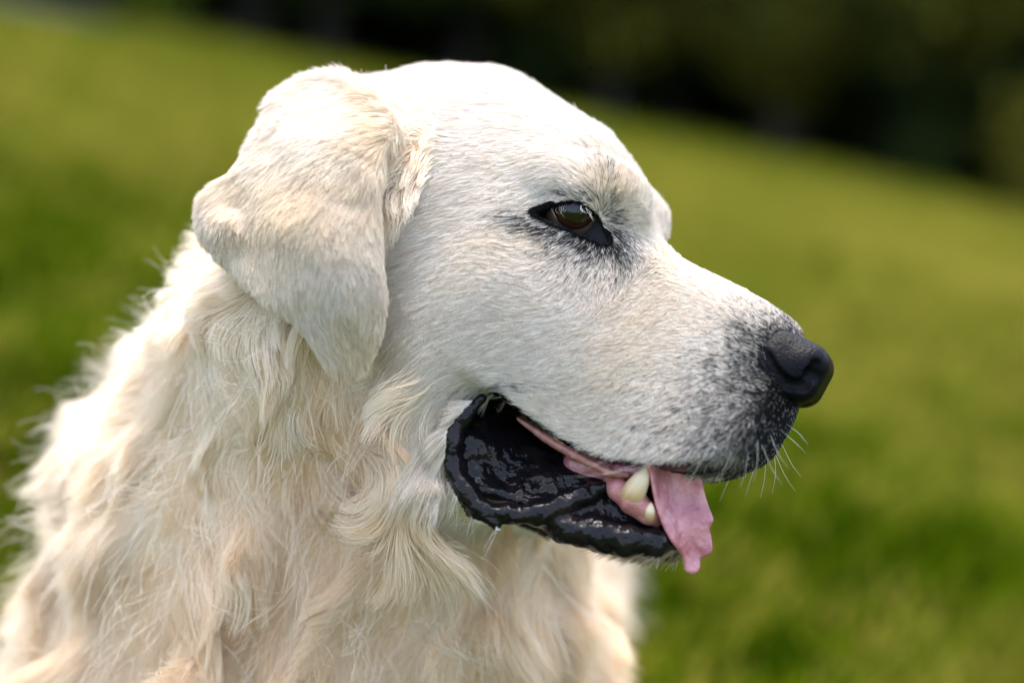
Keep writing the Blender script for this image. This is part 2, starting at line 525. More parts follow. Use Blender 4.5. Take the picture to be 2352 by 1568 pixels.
def dog_sdf(P):
    u, l, n, e1, e2 = comps(P)
    d = smin(u, l, 8)
    d = smin(d, n, 110)
    d = smin(d, e1, 12)
    return smin(d, e2, 12)

def axis(segs):
    out = []
    for a, b, st in segs:
        out.append(np.arange(a, b, st))
    return np.concatenate(out).astype(np.float64)
FS = 4.5
gx_ = axis([(-3600, -2200, 60), (-2200, -800, 26), (-800, 760, FS), (760, 1100, 40)])
gy_ = axis([(-900, -420, 26), (-420, 200, FS), (200, 420, 12), (420, 5600, 56)])
gz_ = axis([(-3400, -1500, 48), (-1500, -560, 16), (-560, 660, FS), (660, 720, 20)])
def sparse_eval(fn, gx, gy, gz, B=6):
    """fill a grid, evaluating exactly only in blocks near the surface"""
    vals = np.empty((len(gx), len(gy), len(gz)), np.float32)
    bs = [[(i, min(i + B, len(g))) for i in range(0, len(g), B)] for g in (gx, gy, gz)]
    cen = [np.array([(g[a] + g[b - 1]) / 2 for a, b in bb]) for g, bb in zip((gx, gy, gz), bs)]
    hal = [np.array([(g[min(b, len(g) - 1)] - g[a]) / 2 for a, b in bb]) for g, bb in zip((gx, gy, gz), bs)]
    C = np.stack(np.meshgrid(*cen, indexing='ij'), -1).reshape(-1, 3)
    R = np.stack(np.meshgrid(*hal, indexing='ij'), -1).reshape(-1, 3)
    R = np.sqrt((R ** 2).sum(1))
    c = np.concatenate([fn(C[s:s + 200000]) for s in range(0, len(C), 200000)])
    act = np.abs(c) < R * 1.3 + 8
    blk = np.stack(np.meshgrid(*[np.arange(len(b)) for b in bs], indexing='ij'), -1).reshape(-1, 3)
    cv = c.reshape([len(b) for b in bs])
    ii = [np.repeat(np.arange(len(b)), [e - a for a, e in b]) for b in bs]
    vals[:] = cv[np.ix_(*ii)]
    todo = blk[act]
    for s in range(0, len(todo), 1200):
        pts, where = [], []
        for i, j, k in todo[s:s + 1200]:
            sl = (slice(*bs[0][i]), slice(*bs[1][j]), slice(*bs[2][k]))
            g = np.stack(np.meshgrid(gx[sl[0]], gy[sl[1]], gz[sl[2]], indexing='ij'), -1)
            where.append((sl, g.shape[:3])); pts.append(g.reshape(-1, 3))
        v = fn(np.concatenate(pts)); o = 0
        for sl, sh in where:
            n = sh[0] * sh[1] * sh[2]
            vals[sl] = v[o:o + n].reshape(sh); o += n
    return vals
vals = sparse_eval(dog_sdf, gx_, gy_, gz_)
print('sdf', round(time.time() - T0, 1))
BV, BQ = surface_nets(vals, gx_, gy_, gz_)
BN = vnormals(BV, BQ)
print('body', len(BV), len(BQ), round(time.time() - T0, 1))

def sample_sdf(P):
    out = []
    idx = []
    for ax, g in enumerate((gx_, gy_, gz_)):
        i = np.clip(np.searchsorted(g, P[:, ax]) - 1, 0, len(g) - 2)
        t = np.clip((P[:, ax] - g[i]) / (g[i + 1] - g[i]), 0, 1)
        idx.append((i, t))
    (i, a), (j, b), (k, c) = idx
    r = 0
    for dx in (0, 1):
        for dy in (0, 1):
            for dz in (0, 1):
                r = r + vals[i + dx, j + dy, k + dz] * (a if dx else 1 - a) * (b if dy else 1 - b) * (c if dz else 1 - c)
    return r

DOG_O = to_world(on_ground(-0.10, 1.05, 0.0))
dog = bpy.data.objects.new('dog', None)
scene.collection.objects.link(dog)
dog.location = DOG_O
dog['label'] = 'cream golden retriever in profile with open mouth, black lips and pink tongue hanging out'
dog['category'] = 'dog'
def part(name, V, Q, mats, parent=dog, cols=None, wet=None):
    me = mesh_from(name, to_world(V) - DOG_O, Q, mats)
    if cols is not None: vcol(me, 'skin_col', cols)
    if wet is not None:
        a = me.attributes.new('skin_wet', 'FLOAT', 'POINT'); a.data.foreach_set('value', np.asarray(wet, np.float32))
    o = bpy.data.objects.new(name, me); scene.collection.objects.link(o); o.parent = parent
    return o
# ------------------------------------------------------------------ colours of skin and coat, by place on the dog
def near_equiv(P):
    """photo position of a point, or of its mirror image on the side that faces the camera"""
    h = head_fuw(P); h[:, 2] = np.abs(h[:, 2])
    return proj(head_xyz(h))
def blob(U, V, u, v, su, sv, ang=0.0):
    c, s = math.cos(math.radians(ang)), math.sin(math.radians(ang))
    a = (U - u) * c + (V - v) * s; b = -(U - u) * s + (V - v) * c
    return np.exp(-0.5 * ((a / su) ** 2 + (b / sv) ** 2))
DARK = [(1810, 860, 62, 95, 0, .99), (1785, 960, 52, 66, 0, .90), (1710, 1010, 100, 52, -18, .58), (1620, 1072, 150, 12, 0, .80), (1755, 1035, 60, 16, -40, .8), (1650, 935, 110, 70, 0, .30),
        (1745, 762, 48, 28, 30, .35), (1700, 850, 55, 65, 0, .36), (1330, 585, 80, 34, 10, .30), (1410, 530, 19, 52, -15, .62), (1335, 450, 50, 9, 8, .40), (1390, 388, 16, 32, -20, .22),
        (1205, 508, 22, 8, 20, .34), (1270, 530, 70, 15, 16, .68), (1370, 565, 55, 17, 20, .66), (1150, 893, 60, 8, 0, .40), (1500, 1074, 90, 9, 0, .4), (1400, 1064, 90, 10, 25, .35)]
TAN = [(1400, 430, 40, 60, 0, .5), (1480, 720, 70, 150, 20, .35), (1180, 560, 70, 40, 0, .25), (700, 460, 130, 70, 0, .45), (820, 800, 70, 60, 0, .5), (880, 300, 30, 90, 0, .4), (560, 540, 40, 120, -25, .3),
       (900, 760, 40, 200, 0, .2), (960, 1000, 80, 120, 0, .25)]
def dark_prob(U, V):
    q = np.ones(len(U))
    for u, v, su, sv, a, p in DARK:
        q *= 1 - p * blob(U, V, u, v, su, sv, a)
    return 1 - q
def tan_amt(U, V):
    q = np.ones(len(U))
    for u, v, su, sv, a, p in TAN:
        q *= 1 - p * blob(U, V, u, v, su, sv, a)
    return 1 - q
WHITE = np.array([0.87, 0.842, 0.805]); CREAM = np.array([0.87, 0.765, 0.59]); SAND = np.array([0.76, 0.57, 0.37]); COAL = np.array([0.008, 0.008, 0.0105])
MOUTH_POLY = np.array([(1108, 908), (1036, 985), (1026, 1080), (1078, 1178), (1150, 1205), (1250, 1205), (1320, 1235), (1420, 1200), (1410, 1092), (1300, 1042), (1222, 986), (1168, 934), (1130, 908)], float)
def labels(P):
    u, l, n, e1, e2 = comps(P)
    lab = np.zeros(len(P), int)                      # 0 head, 1 lower jaw and lips, 2 neck and trunk, 3 ear
    lab[(n < u) & (n < l)] = 2
    Uq, Vq = near_equiv(P)
    lab[(Uq < 940) & (Vq > 860) & (n < u + 90)] = 2
    lipzone = (Uq > 1026) & ((poly_sd(np.stack([Uq, Vq], 1), MOUTH_POLY) > -9) | (Uq > 1240))
    lab[(l < u - 1) & (l < n - 3) & lipzone] = 1
    ee = np.minimum(e1, e2)
    lab[(ee < np.minimum(np.minimum(u, n), l) - 1) & (ee < 14)] = 3
    return lab
def eye_rim(P):
    h = head_fuw(P); w = np.abs(h[:, 2])
    d = em(h[:, 0], h[:, 1])
    ok = (np.abs(h[:, 0] - EYE_C[0]) < 150) & (np.abs(h[:, 1] - EYE_C[1]) < 120) & (w > 90)
    return np.where(ok, d, 200)
def coat(P, lab):
    U, V = near_equiv(P)
    t = tan_amt(U, V)
    nz = value_noise(P, 70, 11) * 0.5 + value_noise(P, 24, 12) * 0.5
    c = WHITE + (CREAM - WHITE) * np.clip(t + 0.10 + 0.15 * nz, 0, 1)[:, None]
    neck = (lab == 2)
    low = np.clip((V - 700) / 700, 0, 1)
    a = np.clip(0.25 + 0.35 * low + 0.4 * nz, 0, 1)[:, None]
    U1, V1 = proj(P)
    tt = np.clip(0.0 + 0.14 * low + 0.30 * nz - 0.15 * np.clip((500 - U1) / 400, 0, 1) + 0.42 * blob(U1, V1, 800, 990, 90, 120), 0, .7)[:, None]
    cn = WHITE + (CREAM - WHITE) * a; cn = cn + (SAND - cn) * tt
    ce = WHITE + (CREAM - WHITE) * np.clip(0.30 + t + 0.25 * nz, 0, 1)[:, None]
    c = np.where(neck[:, None], cn, c)
    c = np.where((lab == 3)[:, None], ce, c)
    return c, dark_prob(U, V) * (lab != 3)

skin = skin_material()
blab = labels(BV)
bc, bd = coat(BV, blab)
rim = eye_rim(BV)
U_, V_ = near_equiv(BV)
lipmask = (blab == 1)
bc = bc * 0.8
bc = bc + (COAL - bc) * np.clip(bd * 1.6 - 0.5, 0, 1)[:, None]
eye_top = head_fuw(BV)[:, 1] > LID_C[1] + 8
bc = bc + (COAL * 0.4 - bc) * np.clip((np.where(eye_top, 9, 17) - rim) / 5, 0, 1)[:, None]
hb = head_fuw(BV)
wetv = np.zeros(len(BV))
bn_h = BN @ HM.T
chin_fur = lipmask & (bn_h[:, 1] < -0.35) & (np.abs(hb[:, 2]) < 100) & (V_ > 1205) & (U_ > 1240)
low_d = lower_sdf(hb.astype(np.float32), np.abs(hb).astype(np.float32) * [0, 0, 1] + hb.astype(np.float32) * [1, 1, 0])
inner_up = ((blab == 0) & (bn_h[:, 1] < -0.45) & (U_ > 1120) & (U_ < 1600) & (V_ > 900)) | ((blab == 0) & (low_d < 16) & (U_ > 1010) & (U_ < 1560) & (poly_sd(np.stack([U_, V_], 1), MOUTH_POLY) > -9))
in_mouth = poly_sd(np.stack([U_, V_], 1), MOUTH_POLY) > 0
mouth = (lipmask | inner_up | (in_mouth & (blab != 3) & (np.abs(hb[:, 2]) < 215))) & (U_ > 990) & ~((blab == 1) & (U_ < 1020))
dk = value_noise(BV, 30, 21)
bc[mouth] = np.array([0.005, 0.0045, 0.006]) + np.clip(dk[mouth], 0, 1)[:, None] * np.array([0.010, 0.005, 0.004])
wetv[mouth] = 1.0
wetv = np.maximum(wetv, np.clip((10 - rim) / 6, 0, 1) * 0.3)
part('body', BV, BQ, [skin], cols=bc, wet=wetv)

# ------------------------------------------------------------------ nose, eyes, teeth, gums, tongue
def sdf_part(name, fn, lo, hi, step, mats, parent=dog):
    ax = [np.arange(l, h, step) for l, h in zip(lo, hi)]
    v = sparse_eval(fn, *ax)
    Vn, Qn = surface_nets(v, *ax)
    return part(name, Vn, Qn, mats, parent), Vn
def head_part(name, fn, cen, rad, step, mats, parent=dog, sym=False):
    """fn works in head coordinates"""
    c = head_xyz(cen)
    return sdf_part(name, lambda P: fn(((np.asarray(P, np.float32) - PIV32) @ HM32.T)), c - rad, c + rad, step, mats, parent)

def wet_mat(name, col, rough, bump, scale, col2=None, sss=0.0, spec=0.5):
    m, nt, b = new_mat(name)
    tc = N(nt, 'ShaderNodeTexCoord')
    nz = N(nt, 'ShaderNodeTexNoise'); nz.inputs['Scale'].default_value = scale; nz.inputs['Detail'].default_value = 5
    nt.links.new(tc.outputs['Object'], nz.inputs['Vector'])
    cr = N(nt, 'ShaderNodeValToRGB')
    cr.color_ramp.elements[0].position = 0.35; cr.color_ramp.elements[1].position = 0.65
    cr.color_ramp.elements[0].color = (*col, 1); cr.color_ramp.elements[1].color = (*(col2 or col), 1)
    nt.links.new(nz.outputs[0], cr.inputs[0]); nt.links.new(cr.outputs[0], b.inputs['Base Color'])
    b.inputs['Roughness'].default_value = rough
    b.inputs['Specular IOR Level'].default_value = spec
    if sss:
        b.inputs['Subsurface Weight'].default_value = sss
        b.inputs['Subsurface Radius'].default_value = (1.0, 0.35, 0.25)
        b.inputs['Subsurface Scale'].default_value = 0.003
    if bump:
        bp = N(nt, 'ShaderNodeBump'); bp.inputs['Distance'].default_value = bump
        n2 = N(nt, 'ShaderNodeTexNoise'); n2.inputs['Scale'].default_value = scale * 3; n2.inputs['Detail'].default_value = 3
        nt.links.new(tc.outputs['Object'], n2.inputs['Vector'])
        nt.links.new(n2.outputs[0], bp.inputs['Height']); nt.links.new(bp.outputs[0], b.inputs['Normal'])
    return m

def nose_material():
    m, nt, b = new_mat('nose_leather')
    tc = N(nt, 'ShaderNodeTexCoord')
    vo = N(nt, 'ShaderNodeTexVoronoi'); vo.inputs['Scale'].default_value = 900
    nt.links.new(tc.outputs['Object'], vo.inputs['Vector'])
    bp = N(nt, 'ShaderNodeBump'); bp.inputs['Distance'].default_value = 0.0005; bp.inputs['Strength'].default_value = 0.5
    nt.links.new(vo.outputs[0], bp.inputs['Height']); nt.links.new(bp.outputs[0], b.inputs['Normal'])
    b.inputs['Base Color'].default_value = (0.0045, 0.0045, 0.0065, 1)
    b.inputs['Roughness'].default_value = 0.36
    b.inputs['Specular IOR Level'].default_value = 0.075
    return m
NOSTRIL = [(1874, 838, 13), (1868, 862, 15), (1846, 886, 14), (1812, 884, 13), (1784, 858, 12), (1764, 822, 10), (1756, 804, 6)]
def nose_base(h):
    ha = np.asarray(h, np.float32).copy(); ha[:, 2] = np.abs(ha[:, 2])
    q = np.abs(ha - hp3(1818, 846, 0).astype(np.float32)) - (np.array([80, 68, 78], np.float32) - 46)
    d = np.sqrt((np.maximum(q, 0) ** 2).sum(1)) + np.minimum(q.max(1), 0) - 46
    d = smin(d, sd_ell(ha, hp3(1770, 840, 50), (74, 50, 46)), 24)
    return smin(d, sd_ell(ha, hp3(1836, 842, 50), (40, 36, 36)), 16)
def on_nose(U, V):
    """point of the leather that shows at this photo position"""
    ws = np.arange(120.0, -40.0, -1.0)
    q = np.array([hp3(U, V, w) for w in ws])
    k = np.argmax(nose_base(q) < 0)
    return q[k]
SLIT = [(on_nose(u, v), r) for u, v, r in NOSTRIL]
def nose_fn(h):
    ha = np.asarray(h, np.float32).copy(); ha[:, 2] = np.abs(ha[:, 2])
    d = nose_base(ha)
    for (a, ra), (b, rb) in zip(SLIT[:-1], SLIT[1:]):
        d = smax(d, -sd_cone(ha, a, b, ra, rb), 7)
    p = SLIT[1][0]
    d = smax(d, -sd_cone(ha, p + np.array([20, 0, 0]), p + np.array([-70, 4, -8]), 15, 10), 8)
    d = smax(d, -sd_cone(ha, hp3(1905, 830, 0), hp3(1850, 930, 0), 5, 5), 8)
    return d
nose, NV = head_part('nose', nose_fn, hp3(1822, 840, 0), 150, 3.0, [nose_material()])

def eye_material():
    m, nt, b = new_mat('eye')
    tc = N(nt, 'ShaderNodeTexCoord')
    sx = N(nt, 'ShaderNodeSeparateXYZ'); nt.links.new(tc.outputs['Object'], sx.inputs[0])
    mr = N(nt, 'ShaderNodeMapRange'); R = EYE_R * S
    mr.inputs['From Min'].default_value = R; mr.inputs['From Max'].default_value = R * 0.4     # along the gaze axis
    nt.links.new(sx.outputs['Z'], mr.inputs['Value'])
    cr = N(nt, 'ShaderNodeValToRGB')
    el = cr.color_ramp.elements
    el[0].position = 0.0; el[0].color = (0.003, 0.003, 0.003, 1)
    el[1].position = 1.0; el[1].color = (0.10, 0.06, 0.045, 1)
    for p, c in ((0.07, (0.003, 0.003, 0.003, 1)), (0.10, (0.016, 0.006, 0.003, 1)), (0.40, (0.030, 0.011, 0.005, 1)), (0.52, (0.006, 0.004, 0.003, 1)), (0.60, (0.10, 0.065, 0.05, 1))):
        e = el.new(p); e.color = c
    nt.links.new(mr.outputs[0], cr.inputs[0]); nt.links.new(cr.outputs[0], b.inputs['Base Color'])
    b.inputs['Roughness'].default_value = 0.25
    b.inputs['Coat Weight'].default_value = 0.5
    b.inputs['Specular IOR Level'].default_value = 0.2
    b.inputs['Coat Roughness'].default_value = 0.02
    return m
em_mat = eye_material()
def uv_sphere(r, nu=48, nv=32):
    th = np.linspace(0, math.pi, nv + 1); ph = np.linspace(0, 2 * math.pi, nu, endpoint=False)
    T, Ph = np.meshgrid(th, ph, indexing='ij')
    bul = 1 + 0.06 * np.exp(-(T / 0.55) ** 4)
    Vs = np.stack([r * bul * np.sin(T) * np.cos(Ph), r * bul * np.sin(T) * np.sin(Ph), r * bul * np.cos(T)], -1).reshape(-1, 3)
    q = []
    for i in range(nv):
        for j in range(nu):
            q.append((i * nu + j, (i + 1) * nu + j, (i + 1) * nu + (j + 1) % nu, i * nu + (j + 1) % nu))
    return Vs, np.array(q)
for side in (1, -1):
    ec = EYE_C * np.array([1, 1, side])
    c = head_xyz(ec)
    g = np.array([0.10, -1.0, 0.10]); gh = HM @ g; gh[2] *= side; g = gh @ HM
    Vs, Qs = uv_sphere(EYE_R * S)
    me = mesh_from('eye', Vs, Qs, [em_mat])
    o = bpy.data.objects.new('eye', me); scene.collection.objects.link(o); o.parent = dog
    gw = to_world(c + g) - to_world(c)
    o.location = Vector(to_world(c) - DOG_O)
    o.rotation_euler = Vector(gw).to_track_quat('Z', 'Y').to_euler()

gum_mat = wet_mat('gum', (0.34, 0.12, 0.12), 0.22, 0.0004, 220, (0.46, 0.20, 0.19), sss=0.25)
tongue_mat = wet_mat('tongue', (0.40, 0.125, 0.155), 0.24, 0.0010, 120, (0.55, 0.235, 0.26), sss=0.3)
tb = tongue_mat.node_tree.nodes['Principled BSDF']
tb.inputs['Coat Weight'].default_value = 0.35
tb.inputs['Coat Roughness'].default_value = 0.12
def tooth_material():
    m, nt, b = new_mat('tooth')
    at = N(nt, 'ShaderNodeAttribute', attribute_name='skin_col')
    nt.links.new(at.outputs['Color'], b.inputs['Base Color'])
    b.inputs['Roughness'].default_value = 0.22
    b.inputs['Subsurface Weight'].default_value = 0.2; b.inputs['Subsurface Scale'].default_value = 0.002
    return m
tooth_mat = tooth_material()
GUM = [(1398, 1092, 84, 16), (1420, 1122, 92, 24), (1455, 1152, 98, 28), (1490, 1180, 84, 22), (1506, 1192, 66, 16)]
def chain_fn(chain, k=10, noise=0.0):
    pts = [hp3(*c[:3]) for c in chain]
    def f(h):
        h = np.asarray(h, np.float32)
        ha = h.copy(); ha[:, 2] = np.abs(ha[:, 2])
        d = None
        for i in range(len(pts) - 1):
            c = sd_cone(ha, pts[i], pts[i + 1], chain[i][3], chain[i + 1][3])
            d = c if d is None else smin(d, c, k)
        if noise: d = d + value_noise(h, 14, 5) * noise
        return d
    return f
head_part('gum', chain_fn(GUM, 10, 1.5), hp3(1460, 1140, 0), 230, 4.0, [gum_mat])
UPG = [(1190, 962, 158, 5), (1250, 1004, 150, 9), (1320, 1046, 142, 10), (1395, 1084, 126, 9), (1440, 1090, 110, 8)]
head_part('gum', chain_fn(UPG, 6, 1.0), hp3(1310, 1030, 0), 280, 4.0, [wet_mat('upper_gum', (0.22, 0.085, 0.07), 0.25, 0.0004, 220, (0.32, 0.14, 0.115))])
def tooth(chain, side):
    pts = catmull([list(hp3(*c[:3])) + [c[3]] for c in chain], 6, closed=False)
    Vt, Qt = [], []
    n = 14
    for i, p in enumerate(pts):
        t = pts[min(i + 1, len(pts) - 1)][:3] - pts[max(i - 1, 0)][:3]; t /= np.linalg.norm(t)
        a = np.cross(t, [0, 0, 1.0]); a /= np.linalg.norm(a); b = np.cross(t, a)
        for j in range(n):
            an = 2 * math.pi * j / n
            Vt.append(p[:3] + p[3] * (math.cos(an) * a + 0.8 * math.sin(an) * b))
    for i in range(len(pts) - 1):
        for j in range(n):
            Qt.append((i * n + j, i * n + (j + 1) % n, (i + 1) * n + (j + 1) % n, (i + 1) * n + j))
    Vt = np.array(Vt); Vt[:, 2] *= side
    if side < 0: Qt = [q[::-1] for q in Qt]
    tt = np.repeat(np.linspace(0, 1, len(pts)), n)[:, None]
    col = np.array([0.34, 0.16, 0.04]) * (1 - np.clip(tt * 2.2, 0, 1)) + np.array([0.66, 0.55, 0.36]) * np.clip(tt * 2.2, 0, 1)
    part('tooth', head_xyz(Vt), np.array(Qt), [tooth_mat], cols=col)
for side in (1, -1):
    tooth([(1446, 1156, 100, 27), (1455, 1132, 113, 27), (1470, 1104, 117, 21), (1482, 1081, 114, 12), (1485, 1070, 110, 5), (1486, 1067, 109, 1)], side)
    tooth([(1490, 1190, 96, 13), (1492, 1176, 104, 12), (1494, 1164, 104, 9), (1495, 1154, 105, 2)], side)

TNG = [(1480, 1040), (1488, 1085), (1496, 1135), (1512, 1190), (1538, 1240), (1562, 1270), (1570, 1290), (1572, 1308), (1590, 1317), (1606, 1306), (1610, 1282), (1626, 1276), (1635, 1258), (1633, 1232),
       (1630, 1212), (1638, 1192), (1630, 1165), (1620, 1130), (1614, 1090), (1612, 1040)]
tdep0 = float(head_xyz(hp3(1560, 1150, 45))[1])
tk = (FOC + tdep0) / FOC
tng_poly = catmull(np.array([[u - 1176.0, 784.0 - v] for u, v in TNG]) * tk, 5)
TD = [(1490, 1090, -46), (1510, 1180, -48), (1540, 1240, -36), (1570, 1295, -8), (1590, 1315, -4), (1530, 1090, 6), (1555, 1170, 6), (1580, 1240, 4), (1600, 1300, 0), (1575, 1090, 22), (1600, 1170, 14), (1620, 1240, 4),
      (1612, 1090, 16), (1638, 1195, -4), (1635, 1260, -10), (1610, 1280, 8), (1622, 1150, 14)]
tfit = tps([((u - 1176) * tk, (784 - v) * tk) for u, v, d in TD], [tdep0 + d for u, v, d in TD], lam=0.3)
def tongue_fn(P):
    P = np.asarray(P, np.float32)
    a = -poly_sd(P[:, [0, 2]], tng_poly) + 8
    rip = value_noise(np.stack([P[:, 0] * 1.6, 0 * P[:, 0], P[:, 2] * 0.6], 1), 34, 31) * 6
    b = np.abs(P[:, 1] - tfit(P[:, [0, 2]]) - rip) - 4
    q = np.sqrt(np.maximum(a, 0) ** 2 + np.maximum(b, 0) ** 2) + np.minimum(np.maximum(a, b), 0) - 8
    h = (P - PIV32) @ HM32.T; h[:, 2] = np.abs(h[:, 2])
    root = sd_cone(h, hp3(1330, 1070, 40), hp3(1500, 1085, 60), 38, 28)
    root = smin(root, sd_cone(h, hp3(1420, 1078, 84), hp3(1470, 1084, 86), 15, 13), 14)
    return smin(q, root, 14)
sdf_part('tongue', tongue_fn, (110, tdep0 - 170, -560), (480, tdep0 + 260, -220), 4.0, [tongue_mat])
print('parts', round(time.time() - T0, 1))
# ------------------------------------------------------------------ coat
# lie of the hair: (U, V, du, dv, length, lift degrees) per region, seen on the camera side
LIE_HEAD = [(1820, 745, -.85, -.5, 9, 18), (1700, 680, -.9, -.45, 13, 18), (1600, 640, -.9, -.4, 18, 16), (1700, 780, -1, -.25, 13, 22), (1600, 800, -1, 0, 18, 18), (1720, 880, -1, .1, 13, 25),
            (1640, 950, -.95, .3, 17, 25), (1780, 960, -.7, .6, 11, 28), (1720, 1010, -.6, .75, 15, 28), (1600, 1040, -.75, .6, 20, 24), (1500, 1040, -.85, .5, 24, 20), (1500, 900, -.95, .35, 26, 16),
            (1400, 1030, -.9, .35, 26, 18), (1400, 850, -.95, .35, 30, 14), (1300, 980, -.9, -.1, 28, 16), (1290, 780, -.97, .2, 34, 13), (1200, 930, -.9, -.35, 28, 18), (1450, 740, -.8, .5, 24, 15), (1500, 660, -.7, .6, 20, 16),
            (1400, 640, -.35, .9, 24, 20), (1330, 610, -.55, .8, 26, 20), (1270, 590, -.75, .6, 28, 18), (1440, 570, .3, .9, 20, 22), (1450, 500, .8, .1, 16, 26), (1430, 440, .5, -.7, 18, 26), (1380, 400, -.1, -.9, 24, 24),
            (1330, 440, -.85, -.35, 24, 18), (1250, 460, -.9, .35, 30, 14), (1350, 330, -.8, -.35, 30, 14), (1480, 420, -.3, -.9, 20, 20), (1520, 520, -.2, -.9, 16, 20), (1420, 320, -.75, -.55, 28, 16), (1300, 260, -.9, -.3, 36, 14),
            (1230, 360, -.95, .2, 40, 12), (1120, 200, -1, -.05, 40, 14), (1000, 180, -1, .1, 44, 16), (1100, 320, -.95, .25, 44, 12), (1100, 460, -.93, .36, 44, 12), (1180, 520, -.9, .3, 40, 12), (1150, 590, -.97, -.1, 38, 13), (1060, 620, -.95, .3, 44, 12),
            (1200, 660, -.95, -.15, 36, 13), (960, 400, -.85, .5, 44, 14), (950, 600, -.85, .5, 48, 14), (1080, 760, -.95, .3, 46, 13), (950, 800, -.75, .65, 60, 16), (1100, 880, -.95, .25, 46, 16), (1040, 920, -.8, .55, 44, 18), (980, 1000, -.6, .8, 64, 20),
            (1000, 1120, -.45, .9, 70, 22), (930, 900, -.6, .8, 80, 20), (880, 700, -.7, .7, 55, 16), (920, 1100, -.4, .9, 110, 22), (900, 260, -.9, .5, 48, 18), (850, 220, -.9, .3, 50, 20)]
LIE_EAR = [(880, 290, -.75, .65, 55, 18), (800, 260, -.7, .6, 58, 16), (720, 250, -.7, .6, 58, 14), (720, 190, -.9, .3, 50, 16), (640, 300, -.6, .8, 52, 13), (850, 400, -.35, .95, 55, 15), (780, 400, -.5, .85, 60, 16), (700, 430, -.45, .9, 52, 15), (620, 430, -.45, .9, 46, 14), (520, 430, -.6, .8, 40, 16),
           (480, 520, .1, 1, 36, 14), (560, 560, .3, .95, 36, 12), (660, 600, .2, 1, 40, 12), (780, 600, .1, 1, 44, 12), (860, 600, .05, 1, 40, 12), (760, 720, .25, .97, 44, 12), (860, 740, -.1, 1, 40, 12), (800, 830, .15, 1, 46, 14), (700, 740, .5, .85, 40, 12)]
LIE_NECK = [(720, 190, -.8, .25, 55, 16), (640, 230, -.8, .6, 70, 20), (760, 250, -.7, .7, 55, 16), (800, 200, -.9, .2, 50, 16), (560, 420, -.6, .8, 100, 26), (480, 620, -.6, .75, 130, 28), (400, 700, -.7, .65, 140, 30), (640, 760, -.15, 1, 150, 18), (720, 860, .1, 1, 160, 20), (840, 900, -.2, 1, 140, 20), (300, 800, -.7, .65, 160, 30),
            (520, 900, -.35, .95, 190, 20), (180, 980, -.75, .6, 190, 30), (60, 1180, -.75, .6, 210, 30), (350, 1100, -.35, .9, 230, 20), (600, 1100, -.1, 1, 230, 20), (800, 1100, .05, 1, 220, 20), (960, 1200, -.1, 1, 230, 18), (1100, 1250, .15, 1, 240, 18), (1250, 1300, .3, .95, 240, 24),
            (1330, 1400, .4, .9, 240, 30), (100, 1400, -.45, .9, 240, 24), (400, 1400, -.1, 1, 260, 18), (800, 1450, .05, 1, 280, 16), (1100, 1500, .1, 1, 270, 16), (700, 1700, 0, 1, 280, 16), (1050, 1120, -.3, .95, 120, 18)]
def lie(tab, U, V, soft=26.0):
    T = np.array(tab)
    out = np.zeros((len(U), 4)); ws = np.zeros(len(U))
    for r in T:
        d2 = (U - r[0]) ** 2 + (V - r[1]) ** 2
        w = 1 / (d2 + soft ** 2) ** 2.2
        out += w[:, None] * r[None, 2:6]; ws += w
    return out / ws[:, None]
def grow_dirs(P, Nn, lab):
    U, V = near_equiv(P); U1, V1 = proj(P)
    L = np.where((lab == 3)[:, None], lie(LIE_EAR, U, V), np.where((lab == 2)[:, None], lie(LIE_NECK, U1, V1, 60), lie(LIE_HEAD, U, V)))
    t = np.stack([L[:, 0], 0 * L[:, 0], -L[:, 1]], 1)
    side = head_fuw(P)[:, 2]
    far = (side < 0) & (lab != 2)
    if far.any():
        th = t[far] @ HM.T; th[:, 2] *= -1; t[far] = th @ HM
    # the hair leaves along the skin
    t = t - (t * Nn).sum(1, keepdims=True) * Nn
    t /= np.linalg.norm(t, axis=1, keepdims=True) + 1e-9
    return t, L[:, 2], np.radians(L[:, 3])

tri = np.concatenate([BQ[:, [0, 1, 2]], BQ[:, [0, 2, 3]]])
tarea = 0.5 * np.linalg.norm(np.cross(BV[tri[:, 1]] - BV[tri[:, 0]], BV[tri[:, 2]] - BV[tri[:, 0]]), axis=1)
tcen = BV[tri].mean(1)
tlab = blab[tri[:, 0]]
tn = BN[tri[:, 0]]
view = np.array([0, -FOC, 0]) - tcen; view /= np.linalg.norm(view, axis=1, keepdims=True)
facing = (tn * view).sum(1)
tu, tv = proj(tcen)
def scatter(dens):
    """roots on the skin, dens = hairs per square unit for each triangle"""
    n = rng.poisson(dens * tarea)
    idx = np.repeat(np.arange(len(tri)), n)
    a, b = rng.random(len(idx)), rng.random(len(idx))
    f = a + b > 1; a[f], b[f] = 1 - a[f], 1 - b[f]
    t = tri[idx]
    w = np.stack([1 - a - b, a, b], 1)
    P = (BV[t] * w[..., None]).sum(1); Nn = (BN[t] * w[..., None]).sum(1)
    return P, Nn / np.linalg.norm(Nn, axis=1, keepdims=True), tlab[idx], idx
bare = (mouth & ~chin_fur) | (rim < 1.5)
tbare = bare[tri[:, 0]]
nd = nose_fn(head_fuw(tcen).astype(np.float32))
tbare |= nd < -6

